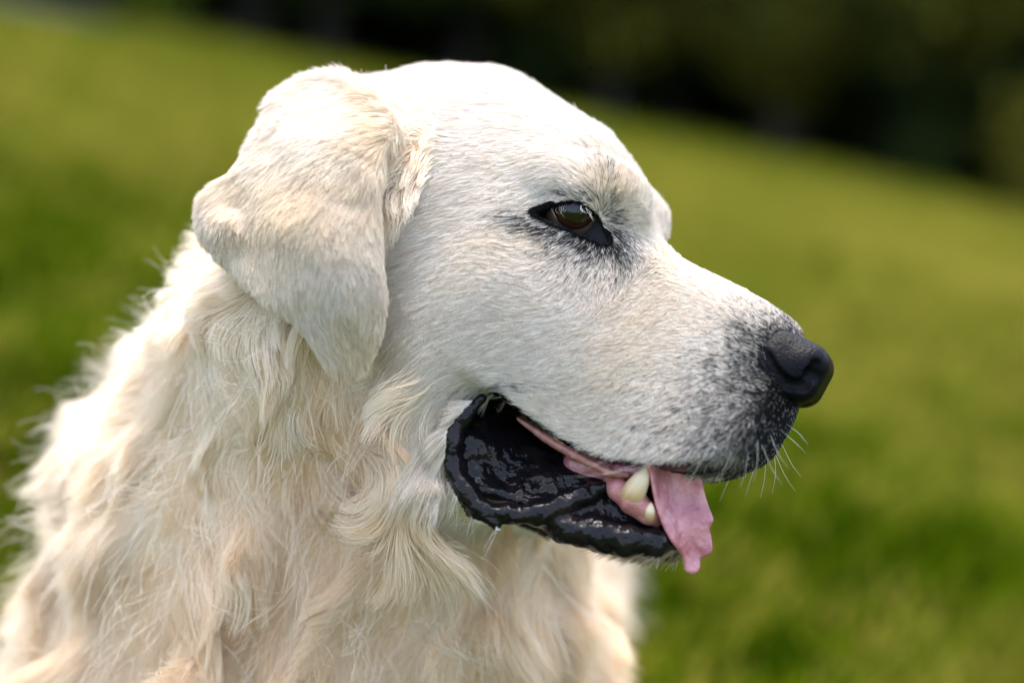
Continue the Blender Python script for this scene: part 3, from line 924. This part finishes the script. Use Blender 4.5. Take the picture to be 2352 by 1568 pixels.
def sdf_grad(P, e=4.0):
    g = np.stack([sample_sdf(P + d) - sample_sdf(P - d) for d in np.eye(3) * e], 1)
    return g / (np.linalg.norm(g, axis=1, keepdims=True) + 1e-9)
def grow(P, Nn, t, length, lift, K, wave, wscale, gravity, relax=0.75, hmin=2.0, seed=0, gust=0.0):
    n = len(P)
    pts = np.empty((n, K, 3))
    pos = P.copy(); pts[:, 0] = pos
    step = length / (K - 1)
    d0 = t * np.cos(lift)[:, None] + Nn * np.sin(lift)[:, None]
    d = d0.copy()
    for k in range(1, K):
        nz = np.stack([value_noise(pos, wscale, seed + i) for i in range(3)], 1)
        ease = min(1.0, k / 3.0)
        d = d + nz * wave[:, None] * ease + DOWN * gravity * ease
        # hair settles towards the skin further out
        q = sample_sdf(pos + d * step[:, None])
        low = q < hmin
        if low.any():
            g = sdf_grad(pos[low] + d[low] * step[low, None])
            d[low] = d[low] + g * np.clip((hmin - q[low]) / step[low], 0, 1.2)[:, None]
        d /= np.linalg.norm(d, axis=1, keepdims=True) + 1e-9
        pos = pos + d * step[:, None]
        pts[:, k] = pos
    return pts
from mathutils import kdtree
def clump(pts, spacing, strength, seed, power=1.0, lab=None):
    """pull strands to a nearby leader, most at the tips"""
    n, K, _ = pts.shape
    r = np.random.default_rng(seed)
    roots = pts[:, 0]
    # leaders: one random strand for each cell of a jittered grid
    key = np.floor((roots + r.random(3) * spacing) / spacing).astype(np.int64)
    hsh = (key[:, 0] * 73856093) ^ (key[:, 1] * 19349663) ^ (key[:, 2] * 83492791)
    _, lead = np.unique(hsh[(perm := r.permutation(n))], return_index=True)
    lead = perm[lead]
    kd = kdtree.KDTree(len(lead))
    for i, p in enumerate(roots[lead]): kd.insert(p, i)
    kd.balance()
    near_i = np.fromiter((kd.find(p)[1] for p in roots), np.int64, n)
    li = lead[near_i]
    s = np.linspace(0, 1, K) ** power
    st = strength * (0.6 + 0.4 * r.random(n))
    w = (st[:, None] * s[None])[..., None]
    # follow the leader's shape from the own root, closing the gap to it
    off = (roots - roots[li])[:, None]
    target = pts[li] + off * (1 - 0.9 * s[None, :, None])
    return pts * (1 - w) + target * w, li

fur_mat = fur_material()
def make_curves(name, pts, rad, col, parent=dog, taper=0.75):
    n, K, _ = pts.shape
    hc = bpy.data.hair_curves.new(name)
    hc.add_curves([K] * n)
    W = (to_world(pts.reshape(-1, 3)) - DOG_O).astype(np.float32)
    hc.position_data.foreach_set('vector', W.ravel())
    ra = hc.attributes.get('radius') or hc.attributes.new('radius', 'FLOAT', 'POINT')
    tp = 1 - taper * np.linspace(0, 1, K) ** 1.6
    ra.data.foreach_set('value', (rad[:, None] * tp[None] * S).astype(np.float32).ravel())
    ca = hc.attributes.new('fur_col', 'FLOAT_COLOR', 'CURVE')
    c = np.ones((n, 4), np.float32); c[:, :3] = col
    ca.data.foreach_set('color', c.ravel())
    hc.materials.append(fur_mat)
    o = bpy.data.objects.new(name, hc); scene.collection.objects.link(o); o.parent = parent
    return o

def hair_colour(P, lab, r):
    c, dp = coat(P, lab)
    tick = np.clip(dp + dp * (1 - dp) * (0.8 * value_noise(P, 6, 41) + 1.0 * value_noise(P, 16, 42)), 0, 1)
    dark = r.random(len(P)) < tick
    jit = 1 + 0.10 * (r.random((len(P), 1)) - 0.5) + 0.04 * (r.random((len(P), 3)) - 0.5)
    c = np.clip(c * jit, 0, 0.9)
    mixg = (r.random((dark.sum(), 1)) ** 1.5) * 0.45 * (1 - dp[dark][:, None])
    c[dark] = COAL * (1 - mixg) + c[dark] * mixg
    rm = eye_rim(P)
    k = rm < np.where(head_fuw(P)[:, 1] > LID_C[1] + 8, 3, 9)
    c[k] = COAL
    return c, dark

if FUR:
    r_ = np.random.default_rng(5)
    vis = np.clip((facing + 0.45) / 0.4, 0.04, 1)
    inframe = ((tu > -260) & (tu < 2500) & (tv > -100) & (tv < 1760)).astype(float)
    # --- short coat of face and ears
    U_t, V_t = near_equiv(tcen)
    muzz = np.clip((U_t - 1250) / 350, 0, 1)
    dens = np.where((tlab == 0) | (tlab == 3) | (tlab == 1), 0.22 + 0.14 * muzz, 0) * vis * inframe
    dens[tbare] = 0
    te1 = ear_sdf(tcen.astype(np.float32))
    under = (tlab != 3) & (te1 < 70) & (er(tcen[:, 0], tcen[:, 2]) < -6) & (np.abs(er(tcen[:, 0], tcen[:, 2])) < 500)
    dens[under] *= 0.1
    dens[tlab == 1] *= 0.10
    dens[(tlab != 3) & (U_t > 1015) & (U_t < 1230) & (V_t > 1125)] *= 0.12
    P, Nn, lab, ti = scatter(dens * FUR_K)
    t, ln, lf = grow_dirs(P, Nn, lab)
    ch = lab == 1
    ln[ch] = 24; lf[ch] = np.radians(30)
    eg = ear_sdf(P.astype(np.float32))
    ln = np.where((lab != 3) & (eg < 50), np.minimum(ln, 12 + eg * 0.5), ln)
    nv = np.stack([value_noise(P, 45, 50 + i) for i in range(3)], 1) * 0.16 + r_.normal(0, 0.09, P.shape)
    t = t + nv; t -= (t * Nn).sum(1, keepdims=True) * Nn; t /= np.linalg.norm(t, axis=1, keepdims=True)
    ln = ln * (0.65 + 0.6 * r_.random(len(P)))
    rm = eye_rim(P); ln = np.where(rm < 30, np.minimum(ln, 9 + rm * 0.5), ln)
    wavy = np.where(lab == 3, 0.07, 0.02)
    pts = grow(P, Nn, t, ln, lf * (0.6 + 0.8 * r_.random(len(P))), 5, wavy, 34, 0.02, hmin=1.5, seed=60)
    pts, li = clump(pts, 6.5, 0.45, 61, power=1.2)
    em_ = lab == 3
    if em_.any():
        pts[em_] = clump(pts[em_], 14, 0.32, 62, power=1.2)[0]
    col, dk_ = hair_colour(P, lab, r_)
    col[ch] = col[ch] * [0.55, 0.47, 0.38]
    lk = np.random.default_rng(8).random(len(P))[li][:, None]
    col = col * (1 - 0.20 * lk * np.array([0.75, 1.0, 1.2]))  # warm darker tint by clump, standing in for shadow lines between locks
    make_curves('short_fur', pts, 0.52 * (0.8 + 0.4 * r_.random(len(P))), col)
    print('short', len(P), round(time.time() - T0, 1))
    # --- long coat of neck, chest and back
    dens = np.where(tlab == 2, 0.055, 0) + np.where(tlab == 0, 0.05, 0) * np.clip((1020 - U_t) / 120, 0, 1) * np.clip((V_t - 800) / 120, 0, 1)
    dens = dens * vis * inframe * np.where(tcen[:, 1] > 1300, 0.25, 1)
    dens[under] *= 0.05
    P, Nn, lab, ti = scatter(dens * FUR_K)
    t, ln, lf = grow_dirs(P, Nn, np.full(len(P), 2))
    nv = np.stack([value_noise(P, 120, 70 + i) for i in range(3)], 1) * 0.40 + np.stack([value_noise(P, 45, 80 + i) for i in range(3)], 1) * 0.16 + r_.normal(0, 0.07, P.shape)
    t = t + nv; t -= (t * Nn).sum(1, keepdims=True) * Nn; t /= np.linalg.norm(t, axis=1, keepdims=True)
    ln = ln * (0.70 + 0.65 * r_.random(len(P)))
    pts = grow(P, Nn, t, ln, lf * (0.7 + 0.6 * r_.random(len(P))), 11, (0.24 + 0.08 * r_.random(len(P))) * np.clip(ln / 120, 0.3, 1) + 0.30 * blob(*proj(P), 770, 1000, 110, 120), 105, 0.05, hmin=6.0, seed=90)
    pts, li = clump(pts, 44.0, 0.62, 91, power=0.9)
    pts, li = clump(pts, 13.0, 0.5, 92, power=1.2)
    col, dk_ = hair_colour(P, np.full(len(P), 2), r_)
    lk = np.random.default_rng(9).random(len(P))[li][:, None]
    col = col * np.array([1.10, 1.080, 1.040]); col = col * np.minimum(1, 0.97 / col.max(1))[:, None]
    col = col * (1 - 0.09 * lk * np.array([0.6, 1.0, 1.5]))
    make_curves('long_fur', pts, 0.78 * (0.8 + 0.5 * r_.random(len(P))), col)
    print('long', len(P), round(time.time() - T0, 1))
    # --- loose wisps standing off the long coat
    P, Nn, lab, ti = scatter(np.where(tlab == 2, 0.0014, 0) * vis * inframe * FUR_K)
    t, ln, lf = grow_dirs(P, Nn, np.full(len(P), 2))
    t = t + np.stack([value_noise(P, 60, 130 + i) for i in range(3)], 1) * 0.6 + r_.normal(0, 0.25, P.shape)
    t /= np.linalg.norm(t, axis=1, keepdims=True)
    ln = ln * (0.6 + 0.7 * r_.random(len(P)))
    pts = grow(P, Nn, t, ln, lf + np.radians(18) * r_.random(len(P)), 14, (0.20 + 0.25 * r_.random(len(P))) * np.clip(ln / 120, .3, 1), 42, 0.05, hmin=20.0, seed=140)
    pts, li = clump(pts, 36.0, 0.6, 141, power=0.7)
    col, dk_ = hair_colour(P, np.full(len(P), 2), r_)
    make_curves('wisps', pts, 0.6 * (0.7 + 0.5 * r_.random(len(P))), col, taper=0.6)
    # --- whiskers: (start U,V,w) through (U,V,w) points
    WH = [[(1640, 955, 142), (1560, 1010, 175), (1470, 1062, 215), (1380, 1090, 245), (1290, 1095, 265)], [(1610, 985, 148), (1540, 1040, 180), (1450, 1078, 215), (1330, 1092, 245)],
          [(1600, 930, 145), (1500, 985, 190), (1400, 1050, 225), (1330, 1085, 245)], [(1660, 990, 140), (1610, 1060, 165), (1575, 1120, 180)], [(1700, 1000, 135), (1670, 1060, 150), (1650, 1110, 160)],
          [(1560, 1000, 152), (1480, 1080, 190), (1430, 1150, 220)], [(1740, 1010, 110), (1740, 1060, 120), (1730, 1110, 125)], [(1770, 1000, 80), (1790, 1045, 90), (1812, 1075, 95)], [(1750, 1020, 90), (1770, 1070, 100), (1795, 1110, 105)],
          [(1790, 985, 40), (1820, 1010, 40), (1838, 1030, 40)], [(1800, 970, 30), (1830, 990, 30), (1848, 1015, 30)], [(1720, 1030, 110), (1712, 1080, 120), (1700, 1120, 125)],
          [(1400, 400, 150), (1395, 350, 185), (1360, 300, 205)], [(1410, 410, 140), (1420, 360, 175), (1435, 330, 195)], [(1240, 640, 232), (1190, 690, 262), (1150, 760, 285)]]
    pw = []
    for wv in WH:
        for sd in (1, -1):
            q = catmull([hp3(*c) * np.array([1, 1, sd]) for c in wv], 8, closed=False)
            tt = np.linspace(0, len(q) - 1, 17)
            pw.append(head_xyz(np.stack([np.interp(tt, np.arange(len(q)), q[:, c]) for c in range(3)], 1)))
    # lashes of the upper lids
    lr = np.random.default_rng(77)
    for sd in (1, -1):
        for i in range(14):
            s_ = lr.random()
            u0 = 1258 + 100 * s_; v0 = np.interp(u0, [1258, 1300, 1340, 1360], [483, 470, 473, 492]) + lr.normal(0, 2)
            L_ = 14 + 12 * lr.random()
            a_l = np.array([u0, v0, 180.0]); b_l = a_l + np.array([0.15 * L_ + lr.normal(0, 3), 0.55 * L_, 9]); c_l = a_l + np.array([0.45 * L_ + lr.normal(0, 4), 1.0 * L_, 12])
            q = catmull([hp3(*c) * np.array([1, 1, sd]) for c in (a_l, b_l, c_l)], 8, closed=False)
            pw.append(head_xyz(q))
    pw = np.array(pw)
    wrad = np.where(np.arange(len(pw)) < 2 * len(WH), 0.42, 0.35)
    make_curves('whiskers', pw, wrad, np.tile([0.72, 0.70, 0.66], (len(pw), 1)), taper=0.85)
# ------------------------------------------------------------------ meadow, path, wood
def noise_col(nt, b, stops, scale, detail=4, dist=0.0, vec='Object', rough=0.8):
    tc = N(nt, 'ShaderNodeTexCoord')
    nz = N(nt, 'ShaderNodeTexNoise'); nz.inputs['Scale'].default_value = scale; nz.inputs['Detail'].default_value = detail
    nz.inputs['Distortion'].default_value = dist
    nt.links.new(tc.outputs[vec], nz.inputs['Vector'])
    cr = N(nt, 'ShaderNodeValToRGB')
    el = cr.color_ramp.elements
    el[0].position, el[0].color = stops[0][0], (*stops[0][1], 1)
    el[1].position, el[1].color = stops[-1][0], (*stops[-1][1], 1)
    for p, c in stops[1:-1]:
        e = el.new(p); e.color = (*c, 1)
    nt.links.new(nz.outputs[0], cr.inputs[0])
    b.inputs['Roughness'].default_value = rough
    return cr, nz, tc

def meadow_material():
    m, nt, b = new_mat('meadow')
    cr, nz, tc = noise_col(nt, b, [(0.30, (0.026, 0.058, 0.002)), (0.48, (0.048, 0.086, 0.004)), (0.62, (0.080, 0.106, 0.008)), (0.75, (0.145, 0.130, 0.030))], 0.55, 6, 0.4)
    cr2, nz2, _ = noise_col(nt, b, [(0.30, (0.55, 0.62, 0.5)), (0.70, (1.25, 1.2, 1.1))], 7.0, 5)
    mul = N(nt, 'ShaderNodeMix', data_type='RGBA', blend_type='MULTIPLY'); mul.inputs[0].default_value = 1.0
    nt.links.new(cr.outputs[0], mul.inputs[6]); nt.links.new(cr2.outputs[0], mul.inputs[7])
    nt.links.new(mul.outputs[2], b.inputs['Base Color'])
    b.inputs['Specular IOR Level'].default_value = 0.0
    return m
def sheet(name, xs, ys, dz, mat, kind):
    X, Y = np.meshgrid(xs, ys, indexing='ij')
    Z = ground_z(X, Y) + dz
    Vg = np.stack([X, Y, Z], -1).reshape(-1, 3)
    nx, ny = len(xs), len(ys)
    i, j = np.meshgrid(np.arange(nx - 1), np.arange(ny - 1), indexing='ij')
    i, j = i.ravel(), j.ravel()
    Q = np.stack([i * ny + j, (i + 1) * ny + j, (i + 1) * ny + j + 1, i * ny + j + 1], 1)
    return link(name, mesh_from(name, Vg, Q, [mat]), kind=kind)
BGS = CAM_H / 0.80
if BACKGROUND:
    sheet('ground', np.linspace(-90, 90, 61), np.linspace(-20, 240, 66), 0.0, meadow_material(), 'structure')

    # grass blades, finer near the dog
    def blade_material():
        m = bpy.data.materials.new('grass_blade'); m.use_nodes = True
        nt = m.node_tree; nt.nodes.clear()
        out = N(nt, 'ShaderNodeOutputMaterial')
        at = N(nt, 'ShaderNodeAttribute', attribute_name='blade_col')
        d = N(nt, 'ShaderNodeBsdfPrincipled', Roughness=1.0); d.inputs['Specular IOR Level'].default_value = 0.0
        tr = N(nt, 'ShaderNodeBsdfTranslucent'); mx = N(nt, 'ShaderNodeMixShader'); mx.inputs[0].default_value = 0.4
        nt.links.new(at.outputs['Color'], d.inputs['Base Color']); nt.links.new(at.outputs['Color'], tr.inputs['Color'])
        nt.links.new(d.outputs[0], mx.inputs[1]); nt.links.new(tr.outputs[0], mx.inputs[2]); nt.links.new(mx.outputs[0], out.inputs[0])
        return m
    gr = np.random.default_rng(17)
    n = 320000
    y = 0.35 * (24.0 / 0.35) ** (gr.random(n) ** 0.85)
    x = (gr.random(n) * 2 - 1) * (0.62 * y + 0.9)
    keep = ~((x < -6.5 * BGS) & (y > 20 * BGS))
    x, y = x[keep], y[keep]; n = len(x)
    base = np.stack([x, y, ground_z(x, y)], 1)
    P2 = np.stack([x, y, 0 * x], 1)
    tall = (0.05 + 0.06 * gr.random(n)) * (1 + 0.5 * value_noise(P2, 0.45, 101)) * (1 + 0.04 * np.minimum(y, 12))
    wid = (0.0024 + 0.0026 * gr.random(n)) * (1 + 0.22 * y)
    ang = gr.random(n) * 2 * math.pi
    lean = 0.25 + 0.55 * gr.random(n)
    dirv = np.stack([np.cos(ang), np.sin(ang), 0 * ang], 1)
    sidev = np.stack([-np.sin(ang), np.cos(ang), 0 * ang], 1)
    up = np.array([0.2, 0, 1.0]); up /= np.linalg.norm(up)
    mid = base + up * (tall * 0.55)[:, None] + dirv * (tall * lean * 0.25)[:, None]
    tip = base + up * (tall * 0.95)[:, None] + dirv * (tall * lean)[:, None]
    Vb = np.stack([base - sidev * wid[:, None], base + sidev * wid[:, None], mid - sidev * (wid * .8)[:, None], mid + sidev * (wid * .8)[:, None], tip], 1).reshape(-1, 3)
    o5 = np.arange(n)[:, None] * 5
    Tb = np.concatenate([o5 + [0, 1, 3], o5 + [0, 3, 2], o5 + [2, 3, 4]])
    p = 0.5 + 0.5 * (0.26 * value_noise(P2, 0.9, 102) + 0.40 * value_noise(P2, 0.17, 103) + 0.60 * value_noise(P2, 0.07, 104)) + 0.10 * gr.normal(size=n)
    p = p + (0.20 + 0.16 * np.clip(x / 2, 0, 1)) * np.clip((y - 2.0) / 3.5, -0.1, 1) * np.clip(1 - (y - 10) / 9, 0, 1)
    stops = np.array([0.15, 0.4, 0.6, 0.85])
    cols = np.array([(0.014, 0.037, 0.0005), (0.043, 0.080, 0.0010), (0.087, 0.122, 0.0022), (0.215, 0.195, 0.030)])
    p = p + 0.06 + 0.20 * gr.normal(size=n)
    cb = np.stack([np.interp(p, stops, cols[:, c]) for c in range(3)], 1)
    me = mesh_from('grass', Vb, Tb, [blade_material()], smooth=False)
    vcol(me, 'blade_col', np.repeat(cb, 5, 0))
    link('grass', me, kind='stuff', label='short green and yellowish meadow grass around the dog', category='grass')

    # path along the top of the meadow
    m, nt, b = new_mat('gravel')
    cr, _, _ = noise_col(nt, b, [(0.3, (0.10, 0.095, 0.09)), (0.7, (0.18, 0.17, 0.165))], 9, 5)
    nt.links.new(cr.outputs[0], b.inputs['Base Color'])
    pc = catmull(np.array([(-26, 19), (-18, 22), (-12.5, 24.5), (-9.4, 28.0), (-8.6, 33), (-8.4, 40)]) * BGS, 8, closed=False)
    tg = np.gradient(pc, axis=0); tg /= np.linalg.norm(tg, axis=1, keepdims=True)
    nr = np.stack([-tg[:, 1], tg[:, 0]], 1)
    Vp = []
    for o in (-1.5, -0.5, 0.5, 1.5):
        q = pc + nr * o
        Vp.append(np.stack([q[:, 0], q[:, 1], ground_z(q[:, 0], q[:, 1]) + 0.06 - 0.02 * abs(o)], 1))
    Vp = np.stack(Vp, 1); k = len(pc)
    Qp = [(i * 4 + j, i * 4 + j + 1, (i + 1) * 4 + j + 1, (i + 1) * 4 + j) for i in range(k - 1) for j in range(3)]
    link('path', mesh_from('path', Vp.reshape(-1, 3), np.array(Qp), [m]), kind='structure')

    # trees
    def leaf_material(name, c0, c1):
        m = bpy.data.materials.new(name); m.use_nodes = True
        nt = m.node_tree; nt.nodes.clear()
        out = N(nt, 'ShaderNodeOutputMaterial')
        oi = N(nt, 'ShaderNodeNewGeometry')
        cr = N(nt, 'ShaderNodeValToRGB')
        cr.color_ramp.elements[0].color = (*c0, 1); cr.color_ramp.elements[1].color = (*c1, 1)
        nt.links.new(oi.outputs['Random Per Island'], cr.inputs[0])
        d = N(nt, 'ShaderNodeBsdfDiffuse'); tr = N(nt, 'ShaderNodeBsdfTranslucent'); mx = N(nt, 'ShaderNodeMixShader'); mx.inputs[0].default_value = 0.25
        nt.links.new(cr.outputs[0], d.inputs['Color']); nt.links.new(cr.outputs[0], tr.inputs['Color'])
        nt.links.new(d.outputs[0], mx.inputs[1]); nt.links.new(tr.outputs[0], mx.inputs[2]); nt.links.new(mx.outputs[0], out.inputs[0])
        return m
    bark, nt, b = new_mat('bark')
    cr, _, _ = noise_col(nt, b, [(0.3, (0.014, 0.010, 0.007)), (0.7, (0.036, 0.027, 0.020))], 6, 6)
    nt.links.new(cr.outputs[0], b.inputs['Base Color'])
    LEAF = {'dark': leaf_material('leaf_dark', (0.026, 0.042, 0.012), (0.060, 0.082, 0.022)),
            'olive': leaf_material('leaf_olive', (0.085, 0.085, 0.012), (0.160, 0.145, 0.022)),
            'light': leaf_material('leaf_light', (0.080, 0.115, 0.009), (0.140, 0.180, 0.015))}
    def crown_mesh(seed, H, R, low, n, size):
        r = np.random.default_rng(seed)
        lobes = [(r.normal(0, 0.45, 2) * R, low + (H - low) * r.random(), R * (0.35 + 0.35 * r.random())) for _ in range(16)]
        P, A = [], []
        for (c, z, rad) in lobes:
            k = n // 16
            d = r.normal(size=(k, 3)); d /= np.linalg.norm(d, axis=1, keepdims=True)
            rr = rad * r.random(k) ** 0.33
            q = d * rr[:, None] * [1, 1, 0.8] + [c[0], c[1], z]
            P.append(q)
        P = np.concatenate(P); P = P[(P[:, 2] > low * 0.7)]
        P[:, 2] = np.minimum(P[:, 2], H)
        k = len(P)
        a = r.normal(size=(k, 3)); a /= np.linalg.norm(a, axis=1, keepdims=True)
        b = np.cross(a, r.normal(size=(k, 3))); b /= np.linalg.norm(b, axis=1, keepdims=True)
        s = size * (0.6 + 0.8 * r.random(k))[:, None]
        Vc = np.stack([P - a * s, P + b * s * .55, P + a * s, P - b * s * .55], 1).reshape(-1, 3)
        return Vc, np.arange(4 * k).reshape(-1, 4), lobes
    def trunk_mesh(seed, H, r0, lobes):
        r = np.random.default_rng(seed)
        Vt, Qt = [], []
        def tube(path, rad, n=8):
            o = len(Vt)
            path = np.asarray(path)
            for i, pnt in enumerate(path):
                t = path[min(i + 1, len(path) - 1)] - path[max(i - 1, 0)]; t /= np.linalg.norm(t)
                a = np.cross(t, [0.3, 1, 0.1]); a /= np.linalg.norm(a); bb = np.cross(t, a)
                for j in range(n):
                    an = 2 * math.pi * j / n
                    Vt.append(pnt + rad[i] * (math.cos(an) * a + math.sin(an) * bb))
            for i in range(len(path) - 1):
                for j in range(n):
                    Qt.append((o + i * n + j, o + i * n + (j + 1) % n, o + (i + 1) * n + (j + 1) % n, o + (i + 1) * n + j))
        zs = np.linspace(-0.3, H * 0.85, 8)
        path = np.stack([np.cumsum(r.normal(0, 0.06, 8)), np.cumsum(r.normal(0, 0.06, 8)), zs], 1); path[0, :2] = 0
        rad = r0 * (1 - 0.85 * np.linspace(0, 1, 8)); rad[0] *= 1.5
        tube(path, rad)
        for (c, z, rd) in lobes[:9]:
            z0 = max(0.25 * H, z - 1.2)
            p0 = np.array([np.interp(z0, zs, path[:, 0]), np.interp(z0, zs, path[:, 1]), z0])
            p2 = np.array([c[0], c[1], z]); p1 = (p0 + p2) / 2 + r.normal(0, 0.15, 3)
            tube([p0, p1, p2], [r0 * .35, r0 * .22, r0 * .06], 6)
        return np.array(Vt), np.array(Qt)
    variants = {}
    def tree(name, x, y, kind, var, H, R, low, r0, label, group, n=6400, size=0.16, rz=0.0, sc=1.0):
        x, y = x * BGS, y * BGS
        sc = sc * 0.85
        key = (kind, var, H, R, low)
        if key not in variants:
            Vc, Qc, lobes = crown_mesh(var, H, R, low, n, size)
            Vt, Qt = trunk_mesh(var + 50, H, r0, lobes)
            variants[key] = (mesh_from('crown', Vc, Qc, [LEAF[kind]], smooth=False), mesh_from('trunk', Vt, Qt, [bark]))
        cme, tme = variants[key]
        root = bpy.data.objects.new(name, None); scene.collection.objects.link(root)
        root.location = (x, y, float(ground_z(x, y))); root.rotation_euler = (0, 0, rz); root.scale = (sc, sc, sc)
        root['label'] = label; root['category'] = 'tree' if 'tree' in name else 'bush'
        if group: root['group'] = group
        for nm, me in (('trunk', tme), ('crown', cme)):
            o = bpy.data.objects.new(nm, me); scene.collection.objects.link(o); o.parent = root
        return root
    tr_ = np.random.default_rng(23)
    L1, G1 = 'tall dark green broadleaf tree at the front edge of the wood behind the meadow', 'dark trees at the edge of the wood'
    for i, xx in enumerate(np.linspace(-15, 15.5, 12)):
        yy = 34.5 - 0.028 * (xx - 1) ** 2 + tr_.normal(0, 0.7)
        tree('broadleaf_tree', xx + tr_.normal(0, .5), yy, 'dark', 201 + i % 4, 9.5, 3.4, 0.9 + 0.5 * (i % 3), 0.24, L1, G1, rz=tr_.random() * 6.3, sc=0.9 + 0.3 * tr_.random())
    L2, G2 = 'dark tree deep in the wood, behind the front row of trees', 'trees deep in the wood'
    for i, xx in enumerate(np.linspace(-19, 20, 13)):
        tree('broadleaf_tree', xx + tr_.normal(0, .6), 41.5 + tr_.normal(0, 1.2), 'dark', 201 + i % 4, 9.5, 3.4, 0.9 + 0.5 * ((i + 1) % 3), 0.24, L2, G2, rz=tr_.random() * 6.3, sc=1.05 + 0.3 * tr_.random())
    tree('olive_tree', 2.2, 31.5, 'olive', 221, 7.5, 2.3, 1.2, 0.18, 'yellowish olive tree standing out before the dark wood, above the crown of the dog', None, rz=1.0)
    tree('olive_tree', 5.6, 31.0, 'olive', 221, 7.5, 2.3, 1.2, 0.18, 'olive green tree leaning before the dark wood beside a grey trunk', None, rz=3.0, sc=0.8)
    tree('hazel_shrub', 8.6, 29.6, 'dark', 224, 3.4, 1.3, 0.2, 0.06, 'rounded green shrub growing at the foot of the dark wood', None, n=2400, size=0.12)
    tree('autumn_tree', 11.2, 27.5, 'olive', 222, 6.5, 2.0, 0.3, 0.16, 'olive brown leafy tree at the low end of the meadow by the wood', None, rz=2.0)
    tree('bush', -7.4, 29.2, 'light', 223, 2.6, 0.85, 0.2, 0.05, 'bright yellow green bush at the top of the meadow, before the dark wood', None, n=2400, size=0.10)
    # the wood further in reads as one dark mass
    wr = np.random.default_rng(31)
    n = 70000
    Pw = np.stack([wr.uniform(-28, 28, n), 49 * BGS + wr.normal(0, 1.8, n), wr.uniform(-0.5, 12, n)], 1)
    Pw[:, 2] += ground_z(Pw[:, 0], Pw[:, 1])
    a = wr.normal(size=(n, 3)); a /= np.linalg.norm(a, axis=1, keepdims=True)
    bq = np.cross(a, wr.normal(size=(n, 3))); bq /= np.linalg.norm(bq, axis=1, keepdims=True)
    s3 = 0.5 * (0.6 + 0.8 * wr.random(n))[:, None]
    Vw = np.stack([Pw - a * s3, Pw + bq * s3 * .6, Pw + a * s3, Pw - bq * s3 * .6], 1).reshape(-1, 3)
    link('far_wood', mesh_from('far_wood', Vw, np.arange(4 * n).reshape(-1, 4), [LEAF['dark']], smooth=False), kind='stuff',
         label='dark mass of foliage deep in the wood', category='wood')
print('done', round(time.time() - T0, 1))
